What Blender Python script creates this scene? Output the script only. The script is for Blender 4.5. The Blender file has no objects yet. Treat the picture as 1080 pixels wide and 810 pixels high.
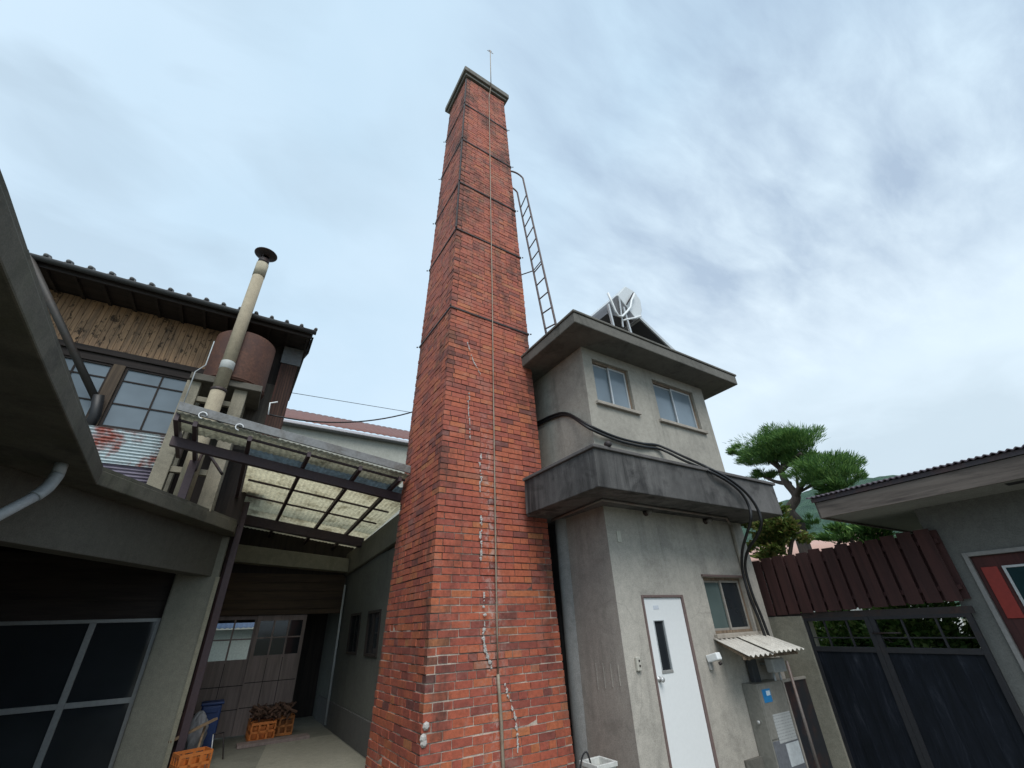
import bpy, bmesh, math, random
from mathutils import Vector, Matrix
random.seed(7)
rnd = random.random
def ru(a, b): return a + (b - a) * random.random()
S = bpy.context.scene
COL = S.collection
GL = -0.42                                  # front court lies a step lower than the passage floor
EYE = 1.6                                   # camera height above the ground (z = 0)
V = Vector

# ------------------------------------------------------------------ camera frame
FPX = 446.5
_p, _r, _y = math.radians(29.6), math.radians(-2.394), math.radians(57.2)
_F = V((math.cos(_y) * math.cos(_p), math.sin(_y) * math.cos(_p), math.sin(_p)))
_R = V((math.sin(_y), -math.cos(_y), 0.0))
_U = _R.cross(_F)
_R2 = _R * math.cos(_r) + _U * math.sin(_r)
_U2 = -_R * math.sin(_r) + _U * math.cos(_r)
cam_d = bpy.data.cameras.new('camera')
cam = bpy.data.objects.new('camera', cam_d)
COL.objects.link(cam)
cam_d.sensor_width = 36
cam_d.lens = FPX / 1080 * 36
cam_d.clip_start = 0.05
cam_d.clip_end = 3000
m = Matrix.Identity(4)
for i in range(3):
    m[i][0] = _R2[i]; m[i][1] = _U2[i]; m[i][2] = -_F[i]
m.translation = V((0, 0, EYE))
cam.matrix_world = m
S.camera = cam

# survey helpers: where the sight line of a photo pixel meets a real plane of the site
def ray(p): return _F * FPX + _R2 * (p[0] - 540) - _U2 * (p[1] - 405)
def onp(p, n, o):
    d = ray(p); n = V(n); e = V((0, 0, EYE))
    return e + d * (n.dot(V(o) - e) / n.dot(d))
def oy(p, y): return onp(p, (0, 1, 0), (0, y, 0))
def ox(p, x): return onp(p, (1, 0, 0), (x, 0, 0))
def oz(p, z): return onp(p, (0, 0, 1), (0, 0, z))

# ------------------------------------------------------------------ mesh building
ORG = {}
class MB:
    def __init__(s): s.v = []; s.f = []; s.sm = []
    def add(s, vs, fs, smooth=False):
        b = len(s.v); s.v += [V(v) for v in vs]
        for f in fs: s.f.append([b + i for i in f]); s.sm.append(smooth)
        return s
    def hexa(s, P):                          # 8 points: bottom 4 ccw, top 4 ccw
        return s.add(P, [(3, 2, 1, 0), (4, 5, 6, 7), (0, 1, 5, 4), (1, 2, 6, 5), (2, 3, 7, 6), (3, 0, 4, 7)])
    def box(s, x0, x1, y0, y1, z0, z1):
        return s.hexa([(x0, y0, z0), (x1, y0, z0), (x1, y1, z0), (x0, y1, z0), (x0, y0, z1), (x1, y0, z1), (x1, y1, z1), (x0, y1, z1)])
    def obox(s, c, u, v, w):                 # centre and three half vectors
        c, u, v, w = V(c), V(u), V(v), V(w)
        return s.hexa([c - u - v - w, c + u - v - w, c + u + v - w, c - u + v - w, c - u - v + w, c + u - v + w, c + u + v + w, c - u + v + w])
    def prism(s, pts, ext):                  # planar polygon extruded by ext
        n = len(pts); ext = V(ext); P = [V(p) for p in pts]
        return s.add(P + [p + ext for p in P], [tuple(range(n))[::-1], tuple(range(n, 2 * n))] + [(i, (i + 1) % n, (i + 1) % n + n, i + n) for i in range(n)])
    def bar(s, a, b, w, h, up=(0, 0, 1)):    # straight bar w wide, h high
        a, b = V(a), V(b); d = (b - a); L = d.length; d.normalize(); up = V(up)
        sd = d.cross(up)
        if sd.length < 1e-4: sd = d.cross(V((1, 0, 0)))
        sd.normalize(); u2 = sd.cross(d)
        return s.obox((a + b) / 2, d * L / 2, sd * w / 2, u2 * h / 2)
    def tube(s, pts, r, n=8, cap=True, smooth=True):
        pts = [V(p) for p in pts]; rs = r if isinstance(r, (list, tuple)) else [r] * len(pts)
        vs = []; fs = []; prev = None
        for i, p in enumerate(pts):
            t = (pts[min(i + 1, len(pts) - 1)] - pts[max(i - 1, 0)]).normalized()
            if prev is None:
                a = t.cross(V((0, 0, 1)))
                if a.length < .05: a = t.cross(V((1, 0, 0)))
            else: a = prev - t * prev.dot(t)
            a.normalize(); prev = a.copy(); b = t.cross(a)
            for k in range(n):
                q = 2 * math.pi * k / n
                vs.append(p + (a * math.cos(q) + b * math.sin(q)) * rs[i])
        for i in range(len(pts) - 1):
            for k in range(n):
                k2 = (k + 1) % n
                fs.append((i * n + k, i * n + k2, (i + 1) * n + k2, (i + 1) * n + k))
        s.add(vs, fs, smooth)
        if cap:
            b = len(s.v) - len(vs)
            s.f.append([b + k for k in range(n)][::-1]); s.sm.append(False)
            s.f.append([b + (len(pts) - 1) * n + k for k in range(n)]); s.sm.append(False)
        return s
    def lathe(s, c, prof, n=24, ax=(0, 0, 1), smooth=True):   # prof: (radius, height)
        c = V(c); ax = V(ax).normalized(); a = ax.cross(V((1, 0, 0)))
        if a.length < .1: a = ax.cross(V((0, 1, 0)))
        a.normalize(); b = ax.cross(a); vs = []; fs = []
        for r, h in prof:
            for k in range(n):
                q = 2 * math.pi * k / n
                vs.append(c + ax * h + (a * math.cos(q) + b * math.sin(q)) * r)
        for i in range(len(prof) - 1):
            for k in range(n):
                k2 = (k + 1) % n
                fs.append((i * n + k, i * n + k2, (i + 1) * n + k2, (i + 1) * n + k))
        return s.add(vs, fs, smooth)
    def sheet(s, f, nu, nv, th=None, smooth=True):            # f(u,v) -> point
        vs = [f(i / nu, j / nv) for i in range(nu + 1) for j in range(nv + 1)]
        W = nv + 1
        fs = [(i * W + j, (i + 1) * W + j, (i + 1) * W + j + 1, i * W + j + 1) for i in range(nu) for j in range(nv)]
        s.add(vs, fs, smooth)
        if th is not None:
            th = V(th); N = len(vs)
            v2 = [V(v) + th for v in vs]
            s.add(v2, [f_[::-1] for f_ in fs], smooth)
            b0 = len(s.v) - 2 * N; b1 = len(s.v) - N
            rim = [i * W for i in range(nu + 1)] + [nu * W + j for j in range(1, W)] + [i * W + nv for i in range(nu - 1, -1, -1)] + [j for j in range(nv - 1, 0, -1)]
            for q in range(len(rim)):
                a, b = rim[q], rim[(q + 1) % len(rim)]
                s.f.append([b0 + a, b0 + b, b1 + b, b1 + a]); s.sm.append(False)
        return s
    def build(s, name, mat, parent=None, org=None, bevel=0, solid=0, recalc=True):
        o3 = ORG[parent.name] if parent is not None else V(org or (0, 0, 0))
        me = bpy.data.meshes.new(name)
        me.from_pydata([tuple(v - o3) for v in s.v], [], s.f)
        me.polygons.foreach_set('use_smooth', s.sm)
        if recalc:
            bm = bmesh.new(); bm.from_mesh(me); bmesh.ops.recalc_face_normals(bm, faces=bm.faces); bm.to_mesh(me); bm.free()
        me.materials.append(mat)
        o = bpy.data.objects.new(name, me); COL.objects.link(o)
        if parent is not None: o.parent = parent
        else: o.location = o3
        ORG[o.name] = o3
        if solid:
            md = o.modifiers.new('solid', 'SOLIDIFY'); md.thickness = solid
        if bevel:
            md = o.modifiers.new('bevel', 'BEVEL'); md.width = bevel; md.segments = 2; md.limit_method = 'ANGLE'; md.angle_limit = math.radians(40)
        return o
def thing(name, label, cat, loc, group=None):
    o = bpy.data.objects.new(name, None); COL.objects.link(o)
    o.empty_display_size = .1; o.location = loc; ORG[o.name] = V(loc)
    o['label'] = label; o['category'] = cat
    if group: o['group'] = group
    return o
def tag(o, label, cat, group=None):
    o['label'] = label; o['category'] = cat
    if group: o['group'] = group
    return o
def struct(o, kind='structure'): o['kind'] = kind; return o

# ------------------------------------------------------------------ materials
class NT:
    def __init__(s, name):
        s.m = bpy.data.materials.new(name); s.m.use_nodes = True; s.t = s.m.node_tree; s.n = s.t.nodes; s.l = s.t.links
        s.b = s.n['Principled BSDF']
    def N(s, typ, **k):
        n = s.n.new(typ)
        for a, v in k.items():
            if a.startswith('i_'):
                key = a[2:]; key = int(key) if key.isdigit() else key.replace('_', ' ')
                n.inputs[key].default_value = v
            else: setattr(n, a, v)
        return n
    def L(s, a, b): s.l.new(a, b)
    def coords(s, scale=(1, 1, 1), kind='Object'):
        g = s.N('ShaderNodeTexCoord'); mp = s.N('ShaderNodeMapping')
        mp.inputs['Scale'].default_value = scale; s.L(g.outputs[kind], mp.inputs['Vector']); return mp.outputs[0]
    def noise(s, vec, scale, detail=6, rough=.6, dist=0):
        n = s.N('ShaderNodeTexNoise', i_Scale=scale, i_Detail=detail, i_Roughness=rough, i_Distortion=dist)
        s.L(vec, n.inputs['Vector']); return n.outputs[0]
    def ramp(s, fac, stops):
        r = s.N('ShaderNodeValToRGB'); e = r.color_ramp.elements
        while len(e) > 1: e.remove(e[-1])
        for i, (p, c) in enumerate(stops):
            el = e[0] if i == 0 else e.new(p)
            el.position = p; el.color = (c[0], c[1], c[2], 1) if not isinstance(c, (int, float)) else (c, c, c, 1)
        s.L(fac, r.inputs[0]); return r.outputs[0]
    def mix(s, fac, a, b, mode='MIX'):
        n = s.N('ShaderNodeMix', data_type='RGBA', blend_type=mode)
        for val, idx in ((fac, 0), (a, 6), (b, 7)):
            if hasattr(val, 'links') or hasattr(val, 'is_linked'): s.L(val, n.inputs[idx])
            else:
                n.inputs[idx].default_value = val if idx == 0 else (val[0], val[1], val[2], 1)
        return n.outputs[2]
    def math(s, op, a, b=0.0):
        n = s.N('ShaderNodeMath', operation=op)
        for val, idx in ((a, 0), (b, 1)):
            if hasattr(val, 'is_linked'): s.L(val, n.inputs[idx])
            else: n.inputs[idx].default_value = val
        return n.outputs[0]
    def bump(s, h, strength=.3, dist=.01):
        b = s.N('ShaderNodeBump', i_Strength=strength, i_Distance=dist); s.L(h, b.inputs['Height']); s.L(b.outputs[0], s.b.inputs['Normal'])
    def color(s, c): s.L(c, s.b.inputs['Base Color'])
    def rough(s, r):
        if hasattr(r, 'is_linked'): s.L(r, s.b.inputs['Roughness'])
        else: s.b.inputs['Roughness'].default_value = r
def mul(c, k): return tuple(min(1, x * k) for x in c)

def concrete(name, base, stain=.5, streak=.5, dark=(.03, .03, .028), var=.25, rough=.9, bump=.25, streak_cut=.5, moss=0):
    t = NT(name); v = t.coords()
    n1 = t.noise(v, .9, 8, .62, .4); n2 = t.noise(v, 14, 5, .6); n3 = t.noise(v, 90, 3, .6)
    c = t.ramp(n1, [(.3, mul(base, 1 - var)), (.5, base), (.72, mul(base, 1 + var))])
    c = t.mix(.35, c, t.ramp(n2, [(.3, mul(base, .7)), (.7, mul(base, 1.25))]))
    sv = t.coords((5.5, 5.5, .35)); s1 = t.noise(sv, 1.0, 7, .65, .2)
    big = t.noise(v, .7, 4, .6)
    sm = t.math('MULTIPLY', t.ramp(s1, [(streak_cut, 0), (streak_cut + .2, 1)]), t.ramp(big, [(.35, 0), (.65, 1)]))
    c = t.mix(t.math('MULTIPLY', sm, streak), c, dark)
    st = t.ramp(t.noise(v, 2.3, 9, .68, .8), [(.52, 0), (.68, 1)])
    c = t.mix(t.math('MULTIPLY', st, stain), c, dark)
    if moss:
        c = t.mix(t.math('MULTIPLY', t.ramp(t.noise(v, 1.6, 8, .7), [(.5, 0), (.7, 1)]), moss), c, (.06, .075, .03))
    fl = t.ramp(n3, [(.35, .82), (.65, 1.12)])
    c = t.mix(1.0, c, fl, 'MULTIPLY')
    t.color(c); t.rough(rough)
    t.bump(t.math('ADD', t.math('MULTIPLY', n2, .6), t.math('MULTIPLY', n3, .4)), bump, .008)
    return t.m
def wood(name, base, dark, along='z', sc=1.0, spots=0, bump=.4, rough=.85, contrast=.5):
    t = NT(name); s = {'x': (.6, 9, 9), 'y': (9, .6, 9), 'z': (9, 9, .6)}[along]
    v = t.coords(mul3(s, sc)); v0 = t.coords()
    n1 = t.noise(v, 1.4, 8, .7, .6); n2 = t.noise(v0, 1.2, 5, .6)
    c = t.ramp(n1, [(.32, dark), (.55, base), (.75, mul(base, 1.25))])
    g = t.N('ShaderNodeNewGeometry'); pr = t.ramp(g.outputs['Random Per Island'], [(0, 1 - contrast), (1, 1 + contrast * .4)])
    c = t.mix(1.0, c, pr, 'MULTIPLY')
    c = t.mix(t.ramp(n2, [(.45, 0), (.75, .5)]), c, dark)
    if spots:
        k = t.ramp(t.noise(t.coords((14, 14, 7)), 1.0, 5, .7, .5), [(.55, 0), (.62, 1)])
        c = t.mix(t.math('MULTIPLY', k, spots), c, (.02, .013, .01))
    t.color(c); t.rough(rough); t.bump(n1, bump, .006); return t.m
def mul3(a, k): return tuple(x * k for x in a)
def metal(name, base, rust=0, rough=.5, metallic=0, rustc=(.16, .05, .02), cut=.5, var=.15, bump=.1, scale=3):
    t = NT(name); v = t.coords(); n = t.noise(v, scale, 8, .68, .3); n2 = t.noise(v, 25, 4, .6)
    c = t.ramp(n2, [(.3, mul(base, 1 - var)), (.7, mul(base, 1 + var))])
    if rust:
        k = t.ramp(n, [(cut, 0), (cut + .1, 1)])
        rc = t.ramp(n2, [(.3, mul(rustc, .55)), (.7, mul(rustc, 1.35))])
        c = t.mix(t.math('MULTIPLY', k, rust), c, rc)
    t.color(c); t.rough(rough); t.b.inputs['Metallic'].default_value = metallic; t.bump(n2, bump, .004); return t.m
def plain(name, c, rough=.6, var=.12, metallic=0, scale=8):
    return metal(name, c, 0, rough, metallic, var=var, bump=.05)
def glass(name, c, rough=.08, var=.2, spec=.5):
    t = NT(name); v = t.coords(); n = t.noise(v, 1.3, 3, .5)
    t.color(t.ramp(n, [(.3, mul(c, 1 - var)), (.7, mul(c, 1 + var))])); t.rough(rough)
    t.b.inputs['Specular IOR Level'].default_value = spec
    t.bump(t.noise(v, 2.2, 2, .5), .06, .02); return t.m

# plaster of the building: pale grey with faint blotches
def plaster(name, base, greasy=0):
    m_ = concrete(name, base, stain=.30, streak=.5, dark=(.10, .098, .088), var=.24, bump=.22)
    nt_ = m_.node_tree; N_ = nt_.nodes; L_ = nt_.links; bs = N_['Principled BSDF']
    src = bs.inputs['Base Color'].links[0].from_socket
    tcn = N_.new('ShaderNodeTexCoord')
    wn_ = N_.new('ShaderNodeTexNoise'); wn_.inputs['Scale'].default_value = 2.5; wn_.inputs['Detail'].default_value = 6; L_.new(tcn.outputs['Object'], wn_.inputs[0])
    add = N_.new('ShaderNodeMix'); add.data_type = 'RGBA'; add.inputs[0].default_value = .22; L_.new(tcn.outputs['Object'], add.inputs[6]); L_.new(wn_.outputs[1], add.inputs[7])
    vo = N_.new('ShaderNodeTexVoronoi'); vo.feature = 'DISTANCE_TO_EDGE'; vo.inputs['Scale'].default_value = .75; L_.new(add.outputs[2], vo.inputs['Vector'])
    r1 = N_.new('ShaderNodeValToRGB'); r1.color_ramp.elements[0].position = 0; r1.color_ramp.elements[0].color = (1, 1, 1, 1); r1.color_ramp.elements[1].position = .006; r1.color_ramp.elements[1].color = (0, 0, 0, 1)
    L_.new(vo.outputs['Distance'], r1.inputs[0])
    r2 = N_.new('ShaderNodeValToRGB'); r2.color_ramp.elements[0].position = .50; r2.color_ramp.elements[1].position = .62
    n2_ = N_.new('ShaderNodeTexNoise'); n2_.inputs['Scale'].default_value = .9; L_.new(tcn.outputs['Object'], n2_.inputs[0]); L_.new(n2_.outputs[0], r2.inputs[0])
    mm = N_.new('ShaderNodeMath'); mm.operation = 'MULTIPLY'; L_.new(r1.outputs[0], mm.inputs[0]); L_.new(r2.outputs[0], mm.inputs[1])
    m2_ = N_.new('ShaderNodeMath'); m2_.operation = 'MULTIPLY'; m2_.inputs[1].default_value = .22; L_.new(mm.outputs[0], m2_.inputs[0])
    mx_ = N_.new('ShaderNodeMix'); mx_.data_type = 'RGBA'; L_.new(m2_.outputs[0], mx_.inputs[0]); L_.new(src, mx_.inputs[6]); mx_.inputs[7].default_value = (.07, .068, .06, 1)
    L_.new(mx_.outputs[2], bs.inputs['Base Color']); return m_

M = {}
M['plaster_up'] = plaster('plaster_upper', (.37, .345, .295))
M['plaster_low'] = plaster('plaster_lower', (.44, .41, .36))
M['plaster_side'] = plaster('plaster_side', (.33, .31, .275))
M['parapet'] = concrete('parapet_concrete', (.115, .11, .105), .75, .95, (.014, .013, .013), .55, streak_cut=.40)
M['roofslab'] = concrete('roof_slab_concrete', (.14, .132, .115), .65, .5, (.045, .045, .038), .35)
M['slab'] = concrete('old_slab_concrete', (.12, .112, .088), .6, .6, (.03, .03, .024), .4, moss=.35)
M['beam'] = concrete('garage_beam_concrete', (.115, .11, .092), .25, .3, (.05, .05, .045), .2)
M['pillar'] = concrete('pillar_concrete', (.22, .22, .18), .15, .2, (.09, .09, .08), .14)
M['stand'] = concrete('stand_concrete', (.27, .245, .185), .5, .6, (.05, .045, .035), .3)
M['ground'] = concrete('ground_concrete', (.18, .178, .145), .4, 0, (.07, .07, .06), .25)
M['cap'] = concrete('chimney_cap_concrete', (.2, .19, .165), .5, .5, (.05, .045, .04), .4)
M['rustb'] = metal('rusty_brown_sheet', (.085, .03, .022), .6, .7, 0, (.13, .045, .025), .45)
M['tank'] = metal('rusted_tank_steel', (.06, .026, .019), .7, .8, 0, (.10, .042, .024), .42, scale=1.6)
M['iron'] = metal('dark_iron', (.035, .028, .028), .5, .6, .2, (.07, .03, .02), .5)
M['ladder'] = metal('ladder_iron', (.10, .075, .075), .5, .6, .1, (.12, .06, .045), .5)
M['purple'] = metal('purple_brown_paint', (.055, .035, .042), .3, .6, 0, (.06, .03, .025), .5)
M['black'] = plain('black_rubber', (.012, .012, .013), .5)
M['whitepaint'] = metal('white_paint', (.82, .84, .84), .35, .38, 0, (.66, .66, .62), .62, var=.02, bump=.03, scale=1.5)
M['pvc'] = metal('grey_pipe', (.42, .45, .46), 0, .5, var=.1)
M['alu'] = metal('aluminium', (.55, .56, .56), 0, .4, .35, var=.08)
M['alug'] = metal('shaded_garage_alu', (.30, .31, .31), 0, .45, .3, var=.1)  # darker aluminium: shade under the garage slab is put into the colour
M['alub'] = metal('window_frame_alu', (.40, .37, .33), 0, .45, .2, var=.12)
M['frame_brown'] = wood('window_wood_frame', (.26, .19, .13), (.10, .07, .05), 'z', contrast=.2)
M['frame_red'] = plain('door_frame_red_brown', (.17, .12, .11), .6)
M['pane_up'] = glass('frosted_pane', (.19, .235, .27), .12)
M['pane_dark'] = glass('dark_pane', (.022, .026, .03), .05)
M['pane_mid'] = glass('grey_green_pane', (.10, .135, .13), .1)
M['pane_house'] = glass('house_pane', (.17, .21, .24), .12)
M['darkwood'] = wood('dark_old_wood', (.035, .026, .022), (.012, .01, .009), 'z')
M['darkwoodx'] = wood('dark_beam_wood', (.04, .03, .026), (.014, .011, .01), 'x')
M['brownboard'] = wood('brown_board', (.085, .055, .032), (.04, .026, .018), 'x')
M['boards'] = wood('weathered_cedar_boards', (.47, .29, .165), (.15, .105, .075), 'z', spots=.85, contrast=.5)
M['plank'] = wood('raw_plank', (.36, .25, .15), (.2, .13, .08), 'x')
M['fence'] = wood('brown_stained_boards', (.070, .026, .023), (.038, .015, .014), 'z', contrast=.3)
M['doorpanel'] = wood('faded_door_panel', (.30, .235, .215), (.19, .15, .135), 'z', contrast=.35)

# weather-beaten dark gate
def gate_mat():
    t = NT('dark_gate_sheet'); v = t.coords((7, 7, 1.1)); n = t.noise(v, 1.3, 11, .78, .5)
    k = t.ramp(n, [(.38, (.006, .008, .011)), (.55, (.011, .014, .021)), (.66, (.026, .03, .04)), (.74, (.07, .072, .085)), (.8, (.12, .12, .13))])
    t.color(k); t.rough(.8); t.b.inputs['Specular IOR Level'].default_value = .2; t.bump(n, .3, .01); return t.m
M['gate'] = gate_mat()

# bricks: every brick is a block of its own in the mesh, coloured per block
def brick_mat():
    t = NT('red_brick'); g = t.N('ShaderNodeNewGeometry'); ri = g.outputs['Random Per Island']
    v = t.coords()
    base = t.ramp(ri, [(0, (.15, .055, .048)), (.04, (.25, .070, .052)), (.14, (.33, .082, .056)), (.5, (.41, .104, .060)), (.86, (.45, .122, .060)), (.97, (.46, .145, .062)), (.99, (.48, .18, .075)), (1, (.25, .09, .07))])
    n1 = t.noise(v, 22, 6, .65, .3); n2 = t.noise(v, 120, 3, .6); n3 = t.noise(v, .75, 8, .7, .6)
    c = t.mix(1.0, base, t.ramp(n1, [(.3, .72), (.5, 1.0), (.72, 1.22)]), 'MULTIPLY')
    c = t.mix(1.0, c, t.ramp(n2, [(.3, .85), (.7, 1.15)]), 'MULTIPLY')
    # pale bloom of salts
    c = t.mix(t.ramp(t.noise(v, 3.1, 8, .72, .5), [(.53, 0), (.78, .45)]), c, (.42, .29, .24))
    sq = t.N('ShaderNodeSeparateXYZ'); t.L(v, sq.inputs[0])
    dxc = t.math('ABSOLUTE', t.math('ADD', sq.outputs[0], t.math('ADD', .02, t.math('MULTIPLY', t.noise(v, 1.5, 3), .12))))
    near = t.math('MULTIPLY', t.ramp(dxc, [(.02, 1), (.22, 0)]), t.ramp(t.math('MULTIPLY', sq.outputs[2], .1), [(.0, 1), (.40, .9), (.5, 0)]))
    c = t.mix(t.math('MULTIPLY', near, t.ramp(t.noise(v, 9, 8, .75, .4), [(.48, 0), (.66, .85)])), c, (.52, .44, .40))
    # soot and lichen: patches, stronger along the arrises and higher up
    sx = t.N('ShaderNodeSeparateXYZ'); t.L(v, sx.inputs[0])
    zz = t.math('MULTIPLY', sx.outputs[2], 1 / 15.0)
    c = t.mix(t.ramp(t.math('MULTIPLY', sq.outputs[2], 1 / 15.0), [(.15, 0), (.6, .35)]), c, (.44, .16, .12))
    lich = t.math('MULTIPLY', t.ramp(zz, [(.25, 0), (.6, 1)]), t.ramp(t.noise(t.coords((1, 1, .8)), 5.5, 9, .75, .5), [(.50, 0), (.64, .55)]))
    c = t.mix(lich, c, (.27, .205, .15))
    at = t.N('ShaderNodeAttribute', attribute_name='edge')
    e = t.math('ADD', t.math('MULTIPLY', at.outputs['Fac'], .15), t.math('MULTIPLY', zz, .10))
    f = t.math('ADD', t.noise(t.coords((1, 1, .45)), 2.2, 10, .72, .4), t.math('SUBTRACT', e, .12))
    k = t.ramp(f, [(.43, 0), (.53, .4), (.64, .8), (.8, .95)])
    c = t.mix(k, c, t.ramp(n1, [(.3, (.020, .016, .014)), (.7, (.065, .052, .045))]))
    t.color(c); t.rough(.88); t.bump(t.math('ADD', t.math('MULTIPLY', n1, .6), t.math('MULTIPLY', n2, .4)), .5, .006)
    return t.m
M['brick'] = brick_mat()
def mortar_mat():
    t = NT('old_mortar'); v = t.coords(); n = t.noise(v, 1.6, 8, .7, .4); n2 = t.noise(v, 60, 4, .6)
    sx = t.N('ShaderNodeSeparateXYZ'); t.L(v, sx.inputs[0])
    low = t.ramp(t.math('ADD', t.math('MULTIPLY', sx.outputs[2], .10), t.math('MULTIPLY', n, .8)), [(.46, (.56, .49, .41)), (.66, (.12, .075, .06)), (1, (.10, .065, .055))])  # mortar darkens with height, painting in the shade of the upper joints
    c = t.mix(t.ramp(n, [(.45, 0), (.7, .7)]), low, (.05, .04, .035))
    t.color(t.mix(1, c, t.ramp(n2, [(.3, .75), (.7, 1.2)]), 'MULTIPLY')); t.rough(.95); t.bump(n2, .5, .006); return t.m
M['mortar'] = mortar_mat()
M['limemortar'] = concrete('white_lime_mortar', (.50, .48, .45), .3, 0, (.2, .18, .16), .3, bump=.5)
M['cable_rust'] = metal('conductor_cable', (.30, .25, .19), .4, .6, .2, (.20, .10, .06), .5)

# foliage
def leaf_mat(name, a, b, c2):
    t = NT(name); g = t.N('ShaderNodeNewGeometry')
    c = t.ramp(g.outputs['Random Per Island'], [(0, a), (.55, b), (1, c2)])
    t.color(c); t.rough(.6); t.b.inputs['Specular IOR Level'].default_value = .3
    tr = t.N('ShaderNodeBsdfTranslucent'); t.L(c, tr.inputs[0])
    mx = t.N('ShaderNodeMixShader', i_0=.3); o = t.n['Material Output']
    t.L(t.b.outputs[0], mx.inputs[1]); t.L(tr.outputs[0], mx.inputs[2]); t.L(mx.outputs[0], o.inputs[0]); return t.m
M['needle'] = leaf_mat('juniper_foliage', (.055, .13, .04), (.11, .23, .06), (.22, .36, .09))
M['leaf'] = leaf_mat('olive_leaves', (.08, .13, .03), (.16, .22, .05), (.27, .22, .08))
M['leafg'] = leaf_mat('fresh_green_leaves', (.06, .13, .03), (.13, .25, .06), (.32, .42, .14))
M['bark'] = wood('tree_bark', (.13, .10, .085), (.05, .04, .035), 'z', contrast=.1)

# ------------------------------------------------------------------ world and sun
W = bpy.data.worlds.new('World'); S.world = W; W.use_nodes = True
wt = W.node_tree; wn = wt.nodes; wl = wt.links
for n in list(wn): wn.remove(n)
def WN(t, **k):
    n = wn.new(t)
    for a, v in k.items():
        if a.startswith('i_'):
            key = a[2:]; key = int(key) if key.isdigit() else key.replace('_', ' ')
            n.inputs[key].default_value = v
        else: setattr(n, a, v)
    return n
SUN_EL, SUN_ROT = math.radians(52), math.radians(200)
sky = WN('ShaderNodeTexSky', sky_type='NISHITA', sun_disc=False, sun_elevation=SUN_EL, sun_rotation=SUN_ROT, air_density=1.0, dust_density=2.0, ozone_density=2.0)
tc = WN('ShaderNodeTexCoord')
def wmath(op, a, b=0.0, c=None):
    n = WN('ShaderNodeMath', operation=op)
    for i, x in enumerate((a, b, c)):
        if x is None: continue
        if hasattr(x, 'is_linked'): wl.new(x, n.inputs[i])
        else: n.inputs[i].default_value = x
    return n.outputs[0]
def wramp(f, st):
    r = WN('ShaderNodeValToRGB'); e = r.color_ramp.elements
    while len(e) > 1: e.remove(e[-1])
    for i, (p, c) in enumerate(st):
        el = e[0] if i == 0 else e.new(p); el.position = p
        el.color = (c, c, c, 1) if isinstance(c, (int, float)) else (*c, 1)
    wl.new(f, r.inputs[0]); return r.outputs[0]
def wmix(f, a, b, mode='MIX'):
    n = WN('ShaderNodeMix', data_type='RGBA', blend_type=mode)
    for x, i in ((f, 0), (a, 6), (b, 7)):
        if hasattr(x, 'is_linked'): wl.new(x, n.inputs[i])
        else: n.inputs[i].default_value = x if i == 0 else (*x, 1)
    return n.outputs[2]
sep = WN('ShaderNodeSeparateXYZ'); wl.new(tc.outputs['Generated'], sep.inputs[0])
X, Y, Z = sep.outputs
den = wmath('ADD', wmath('MAXIMUM', Z, 0.0), .12)
cx = wmath('DIVIDE', X, den); cy = wmath('DIVIDE', Y, den)
comb = WN('ShaderNodeCombineXYZ'); wl.new(cx, comb.inputs[0]); wl.new(cy, comb.inputs[1])
def wnoise(scale, rot, sc, detail=8, rough=.6, dist=.5, off=(0, 0, 0)):
    mp = WN('ShaderNodeMapping'); mp.inputs['Rotation'].default_value = (0, 0, rot); mp.inputs['Scale'].default_value = sc; mp.inputs['Location'].default_value = off
    wl.new(comb.outputs[0], mp.inputs[0])
    n = WN('ShaderNodeTexNoise', i_Scale=scale, i_Detail=detail, i_Roughness=rough, i_Distortion=dist); wl.new(mp.outputs[0], n.inputs[0]); return n.outputs[0]
def wdot(d):
    d = V(d).normalized()
    n = WN('ShaderNodeVectorMath', operation='DOT_PRODUCT'); wl.new(tc.outputs['Generated'], n.inputs[0]); n.inputs[1].default_value = d
    return n.outputs['Value']
def deck(p):
    d = ray(p).normalized(); return V((d.x / (d.z + .12), d.y / (d.z + .12), 0))
_st = deck((880, 200)) - deck((730, 380)); ST = math.atan2(_st.y, _st.x)
# cloud layer, laid out on the flat cloud deck overhead
soft = wnoise(.9, .3, (1, 1, 1), 6, .5, .3)
mott = wnoise(7.0, -ST, (.55, 1.5, 1), 7, .58, .25, (1.3, .4, 0))
mott2 = wnoise(3.0, -ST, (.8, 1.25, 1), 5, .5, .3, (4, 2, 0))
dirA = ray((960, 110))
zlo = (ray((900, 420)).normalized().z, ray((860, 250)).normalized().z)
mask = wmath('MULTIPLY', wramp(wdot(dirA), [(.66, 0), (.84, .7), (.95, 1)]), wramp(Z, [(zlo[0], 0), (zlo[1], 1)]))
m2 = wmath('MULTIPLY', mask, wramp(wmath('ADD', wmath('MULTIPLY', mott, .55), wmath('MULTIPLY', mott2, .45)), [(.36, .08), (.50, .55), (.64, 1)]))
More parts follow.
